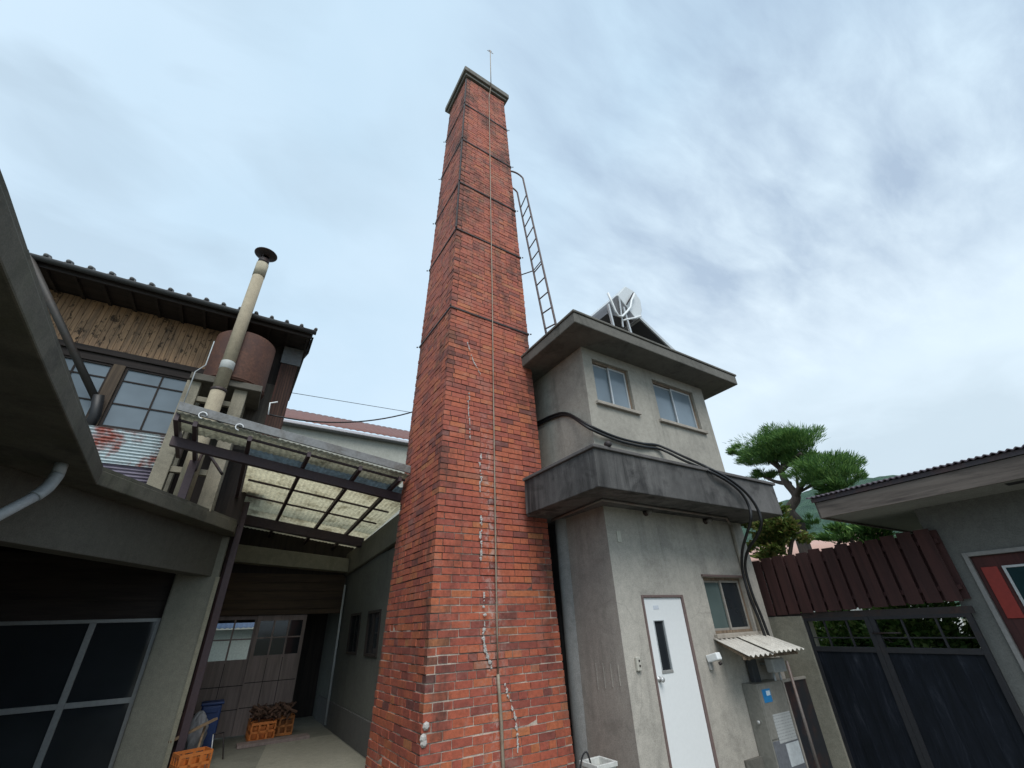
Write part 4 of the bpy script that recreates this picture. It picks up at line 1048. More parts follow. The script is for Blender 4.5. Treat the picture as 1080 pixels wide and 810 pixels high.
# right hand end of the house: rust brown sheet on the corner
c0_ = oy((300, 392), 8.7); c1_ = oy((322, 367), 8.7)
xR = oy((310, 400), 8.7).x
zt_ = zE - .13
b = MB(); b.box(xR - .30, xR, 8.72, 9.6, e + 2.32, zt_); b.build('corner_sheet', M['rustb'], hs)
b = MB(); b.box(xR - .32, xR + .05, 8.685, 8.718, zt_ - .42, zt_ - .02); b.build('corner_flashing', metal('grey_flashing', (.13, .14, .145), .4, .6, 0, (.10, .05, .035), .5), hs)
b = MB(); b.prism([(xe - .03, HE + .0, zE - .14), (xe - .03, HE + 3.8, zE + 1.5), (xe - .03, HE + 3.8, zE + 1.35), (xe - .03, HE + .5, zE - .24)], (.03, 0, 0)); b.build('verge_board', M['darkwoodx'], hs)
MB().box(xR - .28, xR - .01, 8.70, 8.718, e + 2.32, zt_ - .43).build('corner_boards', wood('dark_red_boards', (.10, .05, .035), (.04, .02, .018), 'z', spots=.3), hs)
for k in range(6):
    xx = xR - .25 + k * .045; MB().box(xx, xx + .008, 8.685, 8.699, e + 2.32, zt_ - .43).build('corner_batten', M['darkwood'], hs)
# downspout at the left
ds0 = oy((30, 270), HE - .08); ds1 = oy((103, 425), HY - .12)
dsp = thing('rain_downspout', 'dark downspout slanting from the tiled eave to the house wall', 'downspout', tuple(ds1))
MB().tube([ds0, ds0.lerp(ds1, .5), ds1], .055, 12).build('pipe', metal('old_downspout', (.045, .042, .038), .4, .6, 0, (.06, .04, .03), .5), dsp)
MB().tube([ds1 + V((-.02, -.05, .12)), ds1 + V((.03, .05, -.2)), ds1 + V((0, .05, -.7))], .075, 12).build('elbow', M['black'], dsp)
# corrugated sheet under the window
cs = thing('tin_fence', 'rust streaked pale corrugated panel below the wooden house window', 'fence', (-1.7, 8.6, 3.3))
CYY = 8.6
k0, k1_, k2_, k3 = oy((90, 448), CYY), oy((184, 461), CYY), oy((172, 495), CYY), oy((95, 480), CYY)
zt_c, zm_c = (k0.z + k1_.z) / 2, k2_.z
def corr(x0, x1, z0, z1, y, pitch, amp):
    def f(u, v):
        z = z0 + (z1 - z0) * v; return V((x0 + (x1 - x0) * u, y + amp * math.sin(z * 2 * math.pi / pitch), z))
    return f
def corr_mat(name, base, rustc, cut):
    return metal(name, base, .95, .55, .1, rustc, cut, scale=1.6)
b = MB(); b.sheet(corr(k0.x, k1_.x, zm_c, zt_c, CYY, .052, .011), 4, 150, (0, .003, 0)); b.build('corrugated_sheet', corr_mat('pale_corrugated', (.42, .50, .52), (.28, .06, .035), .50), cs)
b = MB(); b.sheet(corr(k0.x + .1, k1_.x - .05, zm_c - .6, zm_c + .04, CYY + .02, .052, .011), 4, 110, (0, .003, 0)); b.build('corrugated_sheet', metal('mauve_corrugated', (.17, .15, .20), .4, .6, 0, (.10, .09, .12), .5), cs)
MB().box(k1_.x - .0, k1_.x + .05, CYY - .03, CYY + .04, ZS1 + .04, zt_c + .0).build('edge_post', M['rustb'], cs)

# ------------------------------------------------------------------ tank on a concrete stand, flue
SYf = 7.98
st = thing('tank_stand', 'weathered concrete frame stand carrying the rusty tank', 'stand', (-.8, 8.2, ZS1))
tl = oy((203, 391), SYf - .06); tr_ = oy((277, 409), SYf - .06)
zl = (tl.z + tr_.z) / 2
MB().box(tl.x, tr_.x, SYf - .08, 8.80, zl - .12, zl).build('platform', concrete('stand_platform', (.12, .11, .09), .5, .3, (.04, .04, .03), .2), st, bevel=.01)
zf = ZS1 + .0
cxs = (oy((186, 452), SYf).x, oy((237, 452), SYf).x + .06)
for cx_ in cxs:
    for yy in (SYf, 8.55):
        MB().box(cx_ - .1, cx_ + .1, yy, yy + .17, zf, zl - .12).build('leg', M['stand'], st, bevel=.01)
for zz in (zf + .55, zl - .45):
    MB().box(cxs[0] + .085, cxs[1] - .085, SYf + .04, SYf + .12, zz, zz + .09).build('cross_beam', M['stand'], st, bevel=.006)
tk = thing('rusty_tank', 'round rust brown steel tank on the concrete stand under the eave', 'tank', (-.62, 8.36, zl))
txc = (oy((215, 391), 8.3).x + oy((281, 405), 8.3).x) / 2; tr0 = (oy((281, 405), 8.3).x - oy((215, 391), 8.3).x) / 2
MB().lathe((txc, 8.36, zl), [(0, .0), (tr0, .0), (tr0, .02), (tr0, 1.0), (tr0 - .03, 1.03), (0, 1.08)], 40).build('shell', M['tank'], tk)
for hh in (.03,): MB().lathe((txc, 8.36, zl + hh), [(tr0, 0), (tr0 + .012, .005), (tr0 + .012, .025), (tr0, .03)], 40).build('hoop', M['tank'], tk)
fl = thing('flue_pipe', 'tall beige flue pipe with round dark hood in front of the tiled eave', 'flue', (-.78, 7.83, ZS1))
FYY = 7.83; fx = oy((251.5, 352), FYY).x; ftop = oy((283.5, 276), FYY).z
FM = concrete('beige_flue', (.36, .31, .22), .25, .45, (.14, .11, .08), .18, bump=.15)
zz_ = [ZS1, oy((231, 412), FYY).z, oy((237, 390), FYY).z, oy((275, 293), FYY).z, ftop - .12, ftop]
MB().tube([(fx, FYY, ZS1 - .0), (fx, FYY, zz_[1])], .112, 24).build('lower_pipe', FM, fl)
MB().tube([(fx, FYY, zz_[1]), (fx, FYY, zz_[3])], .103, 24).build('upper_pipe', FM, fl)
MB().lathe((fx, FYY, zz_[1] - .03), [(.113, 0), (.122, .01), (.122, .05), (.104, .06)], 24).build('clamp', M['iron'], fl)
MB().lathe((fx, FYY, zz_[2]), [(.1035, 0), (.108, .005), (.108, .15), (.1035, .155)], 24).build('pale_sleeve', plain('pale_sleeve', (.40, .42, .40), .6), fl)
MB().tube([(fx, FYY, zz_[3]), (fx, FYY, zz_[4])], .108, 24).build('collar', concrete('pale_collar', (.42, .38, .28), .4, .2, (.15, .12, .09), .2), fl)
MB().tube([(fx, FYY, zz_[4]), (fx, FYY, zz_[5])], .098, 24).build('sooty_neck', M['iron'], fl)
hz = oy((285, 270), FYY).z
MB().lathe((fx, FYY, hz - .02), [(.07, -.05), (.195, .0), (.21, .015), (.12, .07), (0, .08)], 28).build('hood', M['iron'], fl)
for a_ in range(3):
    q = a_ * 2.1; MB().bar((fx + .07 * math.cos(q), FYY + .07 * math.sin(q), ftop - .02), (fx + .09 * math.cos(q), FYY + .09 * math.sin(q), hz), .012, .006).build('hood_stay', M['iron'], fl)
pts = [oy((226, 360), 7.86), oy((217, 385), 7.86), oy((206, 392), 7.86), oy((192, 430), 7.86)]
tag(MB().tube(pts, .009, 6).build('thin_pipe', M['pvc'], org=tuple(pts[-1])), 'thin white pipe zigzagging down left of the beige flue', 'pipe')

# ------------------------------------------------------------------ translucent canopy over the passage
cn = thing('lean_to_canopy', 'translucent corrugated lean-to canopy with grey metal fascia over the passage', 'canopy', (.6, 8.0, e + 2.3))
CSX, CSY = .134, .075
c_o = V((2.12, 6.4, e + 2.10))
cn_n = V((CSX, CSY, 1)).normalized()
def zc(x, y): return c_o.z - CSX * (x - c_o.x) - CSY * (y - c_o.y)
def cpl(p): return onp(p, cn_n, c_o)
xa = oy((186, 434), 6.4).x; xb = 2.12
f0 = oy((185, 427), 6.4); f1 = oy((432, 495), 6.4)
b = MB(); h_ = .07
b.hexa([(xa, 6.37, f0.z - h_), (xb, 6.37, f1.z - h_), (xb, 6.40, f1.z - h_), (xa, 6.40, f0.z - h_), (xa, 6.37, f0.z + h_ * .7), (xb, 6.37, f1.z + h_ * .7), (xb, 6.40, f1.z + h_ * .7), (xa, 6.40, f0.z + h_ * .7)])
b.build('fascia', metal('galvanised_fascia', (.20, .205, .205), .6, .65, .1, (.12, .11, .095), .48), cn, bevel=.004)
yend = 11.3
# rafters (run front to back)
for xx in (oy((207, 445), 6.45).x, -.15, .62, 1.36, 1.98):
    y1 = yend if xx > -.3 else 7.7
    b = MB(); b.hexa([(xx - .025, 6.42, zc(xx, 6.42) - .10), (xx + .025, 6.42, zc(xx, 6.42) - .10), (xx + .025, y1, zc(xx, y1) - .10), (xx - .025, y1, zc(xx, y1) - .10), (xx - .025, 6.42, zc(xx, 6.42) - .03), (xx + .025, 6.42, zc(xx, 6.42) - .03), (xx + .025, y1, zc(xx, y1) - .03), (xx - .025, y1, zc(xx, y1) - .03)])
    b.build('rafter', M['purple'], cn)
def purlin(px0_, px1_, w_, h1, name='purlin', mat='purple', drop=.10, x0=None, x1=None, y=None):
    a_ = cpl(px0_); c_ = cpl(px1_); yy = y or (a_.y + c_.y) / 2
    X0 = a_.x if x0 is None else x0; X1 = c_.x if x1 is None else x1
    b = MB(); 
    b.hexa([(X0, yy - w_, zc(X0, yy) - drop - h1), (X1, yy - w_, zc(X1, yy) - drop - h1), (X1, yy + w_, zc(X1, yy) - drop - h1), (X0, yy + w_, zc(X0, yy) - drop - h1),
            (X0, yy - w_, zc(X0, yy) - drop), (X1, yy - w_, zc(X1, yy) - drop), (X1, yy + w_, zc(X1, yy) - drop), (X0, yy + w_, zc(X0, yy) - drop)])
    b.build(name, M[mat], cn, bevel=.003); return yy
y1p = purlin((195, 457), (424, 514), .04, .13, x0=xa - .02, x1=2.2)
y2p = purlin((266, 537), (390, 566), .07, .18, x0=-.1, x1=2.34)
# thin battens that carry the sheets
yy = 6.55
k = 0
while yy < yend - .1:
    if abs(yy - y1p) > .15 and abs(yy - y2p) > .2:
        X0 = xa if yy < 7.6 else -.05; X1 = 2.1 if yy < 7.1 else 2.34
        b = MB(); b.hexa([(X0, yy - .018, zc(X0, yy) - .03), (X1, yy - .018, zc(X1, yy) - .03), (X1, yy + .018, zc(X1, yy) - .03), (X0, yy + .018, zc(X0, yy) - .03), (X0, yy - .018, zc(X0, yy) - .004), (X1, yy - .018, zc(X1, yy) - .004), (X1, yy + .018, zc(X1, yy) - .004), (X0, yy + .018, zc(X0, yy) - .004)])
        b.build('batten', M['purple'], cn)
    yy += .78
def sheet_mat(name, col, tr=.55, dirt=(.10, .09, .04)):
    t = NT(name); v = t.coords(); n = t.noise(v, 3.5, 8, .7, .4); n2 = t.noise(v, 22, 4, .6)
    c_ = t.mix(t.ramp(n, [(.5, 0), (.72, .75)]), col, dirt)
    c_ = t.mix(1, c_, t.ramp(n2, [(.3, .75), (.7, 1.15)]), 'MULTIPLY')
    t.color(c_); t.rough(.6)
    tr_n = t.N('ShaderNodeBsdfTranslucent'); t.L(c_, tr_n.inputs[0])
    mx = t.N('ShaderNodeMixShader', i_0=tr); o = t.n['Material Output']
    t.L(t.b.outputs[0], mx.inputs[1]); t.L(tr_n.outputs[0], mx.inputs[2]); t.L(mx.outputs[0], o.inputs[0]); return t.m
SM = sheet_mat('cream_translucent_sheet', (.80, .77, .64), .85, (.36, .32, .22))
SB = sheet_mat('blue_grey_sheet', (.36, .43, .47), .5, (.2, .22, .22))
SG = sheet_mat('greenish_sheet', (.60, .59, .50), .6, (.2, .19, .14))
def csheet(x0, x1, y0, y1, mat, lift=0):
    def f(u, v):
        x = x0 + (x1 - x0) * u; y = y0 + (y1 - y0) * v; return V((x, y, zc(x, y) + .016 + lift + .006 * math.sin(x * 2 * math.pi / .075)))
    b = MB(); b.sheet(f, int((x1 - x0) / .075 * 6), 3, (0, 0, .003)); b.build('roof_sheet', mat, cn)
csheet(xa, 2.11, 6.38, y1p + .02, SG); csheet(-.12, 2.5, y1p + .02, y1p + .62, SB, .004)
csheet(-.1, 2.5, y1p + .60, y2p - .0, SM, .0); csheet(-.1, 2.5, y2p - .02, yend, SM, .004)
# posts on the slab carrying the canopy
for px, yy in (((200, 500), 7.62), ((263, 520), 9.0)):
    p = oy(px, yy); top_ = zc(p.x, yy) - .10
    b = MB(); b.box(p.x - .05, p.x + .05, yy - .04, yy + .04, (ZS1 + .0) if yy < 8 else 0, top_); b.build('post', M['purple'], cn, bevel=.004)
p = oy((200, 500), 7.62)
MB().tube(smooth([V((p.x + .05, 7.62, e + 2.15)), V((p.x + .1, 7.62, e + 2.45)), V((p.x + .4, 7.62, zc(p.x + .4, 7.62) - .2))]), .02, 8).build('knee_brace', M['iron'], cn)
MB().bar((xa + .02, 6.42, zc(xa, 6.42) - .03), (xa + .02, 7.7, zc(xa, 7.7) - .03), .05, .12).build('end_rafter', M['purple'], cn)
for px in ((214, 438), (252.5, 450.5)):
    p = oy(px, 6.355); b = MB()
    P = [p + V((.045 * math.cos(a_ * .4), 0, .045 * math.sin(a_ * .4))) for a_ in range(13)]
    b.tube(P, .007, 6); lb = 'white ring hook on the canopy fascia, nearer its left end' if px[0] < 230 else 'white ring hook on the canopy fascia, right of the other ring'
    tag(b.build('ring_hook', M['whitepaint'], org=tuple(p)), lb, 'hook', 'white ring hooks on the fascia')
# dry leaves caught on the canopy corner
b = MB()
cl = cpl((332, 575)); cl.z -= .2
for i in range(160):
    p = cl + V((random.gauss(0, .12), random.gauss(0, .1), random.gauss(0, .05)))
    a_ = V((ru(-1, 1), ru(-1, 1), ru(-1, 1))).normalized() * .035; c_ = a_.cross(V((ru(-1, 1), ru(-1, 1), ru(-1, 1)))).normalized() * .018
    b.add([p - a_, p + c_, p + a_, p - c_], [(0, 1, 2, 3)])
o_ = b.build('dry_leaves', leaf_mat('dry_leaf_brown', (.05, .03, .02), (.09, .05, .03), (.14, .08, .04)), recalc=False); struct(o_, 'stuff'); o_['label'] = 'dry brown leaves caught at the back of the canopy'; o_['category'] = 'leaves'

# ------------------------------------------------------------------ passage behind the chimney
pb_ = thing('passage_building', 'dim passage building with concrete beam, wooden lintel and panelled doors', 'building', (1.2, 11, 0))
PX = 2.36
WALLP = concrete('passage_wall_plaster', (.12, .125, .11), .3, .4, (.06, .06, .055), .2)
def xwall(x, y0, y1, z0, z1, holes, th, name, mat, par):
    ys = sorted(set([y0, y1] + [h for q in holes for h in q[:2]])); zs = sorted(set([z0, z1] + [h for q in holes for h in q[2:]])); b = MB()
    for i in range(len(ys) - 1):
        for j in range(len(zs) - 1):
            ym, zm = (ys[i] + ys[i + 1]) / 2, (zs[j] + zs[j + 1]) / 2
            if any(h[0] < ym < h[1] and h[2] < zm < h[3] for h in holes): continue
            b.box(x, x + th, ys[i], ys[i + 1], zs[j], zs[j + 1])
    bm = bmesh.new()
    o = b.build(name, mat, par, recalc=False)
    bm.from_mesh(o.data); bmesh.ops.remove_doubles(bm, verts=bm.verts, dist=.0005)
    seen = {}
    for f in bm.faces: seen.setdefault(tuple(sorted(v.index for v in f.verts)), []).append(f)
    dead = [f for fs_ in seen.values() if len(fs_) > 1 for f in fs_]
    bmesh.ops.delete(bm, geom=dead, context='FACES'); bmesh.ops.recalc_face_normals(bm, faces=bm.faces); bm.to_mesh(o.data); bm.free(); return o
h1y = (ox((381, 650), PX).y, ox((371, 650), PX).y); h2y = (ox((402, 650), PX).y, ox((389, 650), PX).y)
zw_b, zw_t = ox((387, 692), PX).z, ox((387, 645), PX).z
holes = [(h1y[0], h1y[1], zw_b, zw_t), (h2y[0], h2y[1], zw_b, zw_t)]
bt = ox((390, 590), PX).z                 # underside of the side beam
xwall(PX, 6.9, 12.5, 0, bt, holes, .14, 'side_wall', WALLP, pb_)
for (a_, c_, z0, z1) in holes:
    b = MB(); b.box(PX - .02, PX + .05, a_, a_ + .04, z0, z1); b.box(PX - .02, PX + .05, c_ - .04, c_, z0, z1); b.box(PX - .02, PX + .05, a_ + .04, c_ - .04, z0, z0 + .04); b.box(PX - .02, PX + .05, a_ + .04, c_ - .04, z1 - .04, z1); b.box(PX + .0, PX + .03, (a_ + c_) / 2 - .02, (a_ + c_) / 2 + .02, z0 + .04, z1 - .04)
    w_ = b.build('window', M['darkwood'], pb_)
    MB().box(PX + .01, PX + .016, a_ + .04, c_ - .04, z0 + .04, z1 - .04).build('pane', M['pane_dark'], w_)
MB().box(PX - .03, PX - .001, 6.9, 12, 0, .42).build('plinth', concrete('dark_plinth', (.10, .10, .095), .3, .3, (.04, .04, .04), .2), pb_, bevel=.006)
BM_ = concrete('passage_beam_concrete', (.15, .145, .115), .3, .35, (.06, .06, .05), .2)
tb0, tb1 = ox((361.5, 588), PX - .06), ox((421, 541), PX - .06); lb0, lb1 = ox((362.7, 607.7), PX - .06), ox((414.6, 573), PX - .06)
def lin(p, q, y): return p.z + (q.z - p.z) * (y - p.y) / (q.y - p.y)
ya_, yb_ = 6.75, 11.0
b = MB(); b.hexa([(PX - .06, ya_, lin(lb0, lb1, ya_)), (PX + .2, ya_, lin(lb0, lb1, ya_)), (PX + .2, yb_, lin(lb0, lb1, yb_)), (PX - .06, yb_, lin(lb0, lb1, yb_)), (PX - .06, ya_, lin(tb0, tb1, ya_)), (PX + .2, ya_, lin(tb0, tb1, ya_)), (PX + .2, yb_, lin(tb0, tb1, yb_)), (PX - .06, yb_, lin(tb0, tb1, yb_))])
b.build('side_beam', BM_, pb_, bevel=.01)
# rear beam across the passage
RY = 10.6
r0, r1 = oy((247, 591), RY), oy((361.5, 603), RY); r2, r3 = oy((247, 572), RY), oy((361.5, 589), RY)
b = MB(); b.hexa([(-.25, RY, r0.z), (PX - .065, RY, r1.z), (PX - .065, RY + .3, r1.z), (-.25, RY + .3, r0.z), (-.25, RY, r2.z), (PX - .065, RY, r3.z), (PX - .065, RY + .3, r3.z), (-.25, RY + .3, r2.z)])
b.build('rear_beam', concrete('rear_beam_concrete', (.24, .225, .165), .3, .4, (.09, .08, .05), .2), pb_, bevel=.01)
BYY = 11.0
zl_ = oy((300, 648), BYY).z
MB().box(-.2, PX - .002, BYY - .05, BYY + .1, zl_, zl_ + .09).build('lintel', M['brownboard'], pb_)
n = 4
for i in range(n):
    zz = zl_ + .10 + i * .17
    MB().box(-.2, PX - .002, BYY + .02 + (i % 2) * .012, BYY + .05 + (i % 2) * .012, zz, zz + .165).build('boarding', M['brownboard'], pb_)
MB().box(-.25, PX + .1, BYY + .06, BYY + .12, zl_ + .09, e + 3.0).build('gable_wall', M['darkwood'], pb_)
MB().box(-.30, -.06, 9.42, 11.1, 0, e + 2.2).build('left_wall', M['darkwood'], pb_)
MB().box(pb + .02, pb + .12, 9.1, 9.25, 0, e + 1.9).build('corner_post', wood('dark_red_post', (.06, .03, .03), (.025, .014, .014), 'z'), pb_)
MB().box(-.3, PX + .2, BYY + .12, 12.5, zl_ + .06, zl_ + .12).build('ceiling', M['darkwood'], pb_)
MB().box(-.3, PX + .14, 15.9, 16, 0, zl_ + .06).build('end_wall', M['darkwood'], pb_)
# door leaves
def leaf(x0, x1, y, wins, name, bright, rows=3, cols=2):
    d = thing_parts = None
    zt = zl_ - .012
    zw0_, zw1_ = wins
    b = wall_with_holes(x0, x1, .03, zt, [(x0 + .05 + i * ((x1 - x0 - .1) / cols) + .015, x0 + .05 + (i + 1) * ((x1 - x0 - .1) / cols) - .015, zw0_ + (0 if j == 0 else (zw1_ - zw0_) / 2 + .012), (zw0_ + (zw1_ - zw0_) / 2 - .012) if j == 0 else zw1_) for i in range(cols) for j in range(2)], y, .035, name, M['doorpanel'], pb_)
    MB().box(x0 + .05, x1 - .05, y + .014, y + .02, zw0_, zw1_).build('door_glass', bright, b)
    for k in range(1, cols): 
        xx = x0 + .05 + k * (x1 - x0 - .1) / cols; MB().box(xx - .005, xx + .005, y - .006, y - .001, .1, zw0_ - .05).build('panel_seam', M['darkwood'], b)
    for k in range(1, rows):
        zz = .05 + k * (zw0_ - .1) / rows; MB().box(x0 + .02, x1 - .02, y - .006, y - .001, zz - .006, zz + .006).build('panel_seam', M['darkwood'], b)
    return b
zwa, zwb = oy((280, 691), BYY).z, oy((280, 656), BYY).z
xlb = oy((303, 769), BYY).x
LIT = NT('daylit_far_window'); v = LIT.coords(); n_ = LIT.noise(v, 3, 4, .6)
sxz = LIT.N('ShaderNodeSeparateXYZ'); LIT.L(v, sxz.inputs[0])
CLEAR = NT('clear_glass'); CLEAR.b.inputs['Base Color'].default_value = (.9, .93, .92, 1); CLEAR.b.inputs['Roughness'].default_value = .02; CLEAR.b.inputs['Transmission Weight'].default_value = 1; CLEAR.b.inputs['IOR'].default_value = 1.02
wx0, wx1 = oy((212, 680), BYY).x, oy((262, 680), BYY).x
leaf(.02 - .05, .79, BYY + .06, (zwa - .05, zwb + .05), 'door_leaf', CLEAR.m)
leaf(.76, xlb, BYY + .01, (zwa + .0, zwb + .02), 'door_leaf', M['pane_dark'], cols=3)
# bright yard seen through the left pair of panes: opening in the end of the corridor
for o_ in list(bpy.data.objects):
    if o_.name.startswith('end_wall') and o_.parent == pb_: bpy.data.objects.remove(o_)
    
# far end wall with its window opening letting the day in
wall_with_holes(-2.3, 2.5, 0, zl_ + .06, [], 15.9, .1, 'end_wall', M['darkwood'], pb_) if False else None
# rear yard window: opening straight behind the left door
wall_with_holes(-.3, PX + .14, 0, zl_ + .06, [(-.1, .95, e - .6, zl_ - .1)], 12.4, .1, 'inner_end_wall', M['darkwood'], pb_)
rw = thing('rear_shed', 'pale corrugated shed seen through the door panes of the passage', 'shed', (.4, 15.5, 0))
MB().box(-2.6, 3.6, 14.5, 14.6, 0, 1.75).build('shed_wall', plain('pale_shed_wall', (.75, .78, .70), .6), rw)  # near-white wall placed out here to brighten the left door panes
MB().sheet(lambda u, v: V((-2.7 + 6.4 * u, 14.3 + 1.0 * v, 1.78 + v * .75 + .012 * math.sin(u * 4.4 * 2 * math.pi / .08))), 330, 2, (0, 0, .01)).build('shed_roof', metal('blue_shed_roof', (.20, .27, .42), 0, .5), rw)
# conduits on the side wall by the dark opening
pts = [ox((366, 650), PX - .06), ox((363, 720), PX - .06), ox((358, 768), PX - .06)]
cp = V((PX - .05, 10.75, 0))
tag(MB().tube([(PX - .05, 10.75, .05), (PX - .05, 10.75, e + .9)], .022, 8).build('wall_conduit', M['pvc'], org=(PX - .05, 10.75, .05)), 'grey conduit standing against the passage wall beside the dark opening', 'conduit')

# ------------------------------------------------------------------ low roof building beyond the passage
bb = thing('rear_building', 'pale building with rust red roof edge seen above the canopy', 'building', (2.5, 18.5, 0))
BY = 18.0
g0, g1 = oy((290, 440), BY), oy((432, 468), BY)
b = MB(); b.box(-.8, 12, BY + .12, BY + 4, GL, g0.z - .05); b.build('wall', concrete('pale_rear_wall', (.42, .42, .37), .2, .2, (.2, .2, .17), .1), bb)
b = MB(); b.box(-.9, 12.1, BY - .12, BY + .12, g0.z - .24, g0.z - .06); b.build('soffit', plain('grey_soffit', (.16, .16, .16), .7), bb)
b = MB(); b.box(-.9, 12.1, BY - .2, BY - .1, g0.z - .2, g0.z - .08); b.build('gutter', plain('pale_gutter', (.50, .48, .50), .4), bb, bevel=.02)
RR = metal('rust_red_tile', (.17, .075, .06), .5, .7, 0, (.14, .06, .05), .5)
b = MB(); b.sheet(lambda u, v: V((-.95 + 13.1 * u, BY - .2 + 3 * v, g0.z - .06 + v * 1.75 + .03 * abs(math.sin(u * 9.9 * math.pi / .22)))), 360, 4, (0, 0, .02)); b.build('roof', RR, bb)
# overhead wires
def wire(p0, p1, sag, r, label, mat='black'):
    P = [p0.lerp(p1, i / 16) - V((0, 0, sag * 4 * (i / 16) * (1 - i / 16))) for i in range(17)]
    return tag(MB().tube(P, r, 6).build('overhead_wire', M[mat], org=tuple(p0)), label, 'wire', 'wires behind the chimney')
wire(oy((283, 437), 8.2), oy((440, 433), 8.2), .22, .014, 'thick sagging cable between the wooden house and the chimney')
wire(oy((300, 413), 12.0), oy((440, 436), 12.0), .0, .008, 'thin straight wire high behind the sagging cable')
pts = [oy((283, 437), 7.55), oy((285, 425), 7.55), oy((293, 424), 7.55)]
tag(MB().tube(pts, .012, 6).build('cable_bracket', M['whitepaint'], org=tuple(pts[0])), 'small white cable bracket at the corner of the wooden house', 'bracket')

# ------------------------------------------------------------------ crates and clutter on the passage floor
ORC = plain('orange_plastic', (.55, .17, .035), .55)
ORC2 = plain('amber_plastic', (.48, .17, .04), .55)
def crate(x, y, z, w, d, h, rot, mat, label, grp='bottle crates in the passage'):
    t_ = thing('bottle_crate', label, 'crate', (x, y, z), grp)
    u = V((math.cos(rot), math.sin(rot), 0)); v_ = V((-math.sin(rot), math.cos(rot), 0)); c_ = V((x, y, z))
    def side(a, b_, L, n, name):
        # frame with window slots
        b = MB(); nrm = a.cross(V((0, 0, 1))).normalized()
        o = c_ + b_; th = .012
        def bx(s0, s1, z0, z1): b.obox(o + a * ((s0 + s1) / 2) + V((0, 0, (z0 + z1) / 2)), a * (s1 - s0) / 2, nrm * th / 2, V((0, 0, (z1 - z0) / 2)))
        bx(-L, L, 0, h * .14); bx(-L, L, h * .86, h); bx(-L, L, h * .44, h * .56)
        for i in range(n + 1):
            s0 = -L + 2 * L * i / n; bx(max(-L, s0 - .017), min(L, s0 + .017), h * .14, h * .86)
        b.build('side', mat, t_)
    side(u, v_ * (-d), w, 3, 'side'); side(u, v_ * d, w, 3, 'side'); side(v_, u * (-w), d, 3, 'side'); side(v_, u * w, d, 3, 'side')
    MB().obox(c_ + V((0, 0, .008)), u * (w - .01), v_ * (d - .01), V((0, 0, .008))).build('base', mat, t_)
    b = MB()
    for i in (-1, 1): b.obox(c_ + u * (w * i / 3) + V((0, 0, h * .4)), u * .004, v_ * (d - .01), V((0, 0, h * .32)))
    b.obox(c_ + V((0, 0, h * .4)), u * (w - .01), v_ * .004, V((0, 0, h * .32))); b.build('divider', mat, t_)
    return t_
g = oz((272, 781), .0); crate(g.x + .02, g.y - .05, .008, .19, .15, .27, .05, ORC, 'orange bottle crate in front, stacked under brown firewood by the panelled doors')
crate(g.x + .38, g.y + .22, .008, .17, .14, .28, -.05, ORC2, 'amber bottle crate behind, right of the orange crate by the doors')
crate(g.x + .02, g.y + .30, .008, .19, .14, .27, .02, ORC2, 'amber bottle crate hidden behind the front orange crate')
g2 = oz((195, 806), .02)
crate(g2.x + .05, g2.y - .7, .008, .19, .15, .26, .3, ORC, 'bright orange crate under the leaning planks beside the concrete pillar')
# firewood heaped on the crates
def stick_pile(cx_, cy_, z, n, wx, wy_, hh, label):
    b = MB()
    for i in range(n):
        L = ru(.05, .12); a_ = ru(-3.1, 3.1); dz = ru(-.6, .6)
        c_ = V((cx_ + ru(-wx, wx), cy_ + ru(-wy_, wy_), z + .03 + rnd() * hh)); d = V((math.cos(a_), math.sin(a_), dz)) * L
        b.tube([c_ - d, c_ + d], ru(.010, .026), 6, smooth=False)
    o = b.build('firewood_pile', wood('firewood_bark', (.13, .07, .045), (.05, .028, .02), 'x', contrast=.6), org=(cx_, cy_, z)); o['label'] = label; o['category'] = 'firewood'; o['kind'] = 'stuff'; return o
stick_pile(g.x + .15, g.y + .1, .285, 130, .30, .2, .14, 'heap of brown sticks piled across the bottle crates')
# low dark step in front of the crates
b = MB(); b.box(g.x - .35, g.x + .75, g.y - .55, g.y - .28, .006, .05); tag(b.build('floor_board', M['doorpanel'], org=(g.x, g.y - .4, 0), bevel=.004), 'flat grey boards lying on the floor in front of the crates', 'board')
# blue container
g3 = oz((224, 790), .0)
bc = thing('blue_container', 'tall blue plastic container behind the leaning planks', 'container', (g3.x, 9.9, 0))
BLU = plain('blue_plastic', (.012, .035, .13), .5)
xx = oy((222, 750), 9.9).x; zt4 = oy((222, 741), 9.9).z
b = MB(); b.box(xx - .13, xx + .15, 9.9, 10.2, .01, zt4 - .04); b.build('body', BLU, bc, bevel=.02)
b = MB(); b.box(xx - .15, xx + .17, 9.88, 10.22, zt4 - .038, zt4); b.build('lid', BLU, bc, bevel=.01)
MB().box(xx - .1, xx + .1, 9.885, 9.899, zt4 - .14, zt4 - .07).build('handle', BLU, bc, bevel=.006)
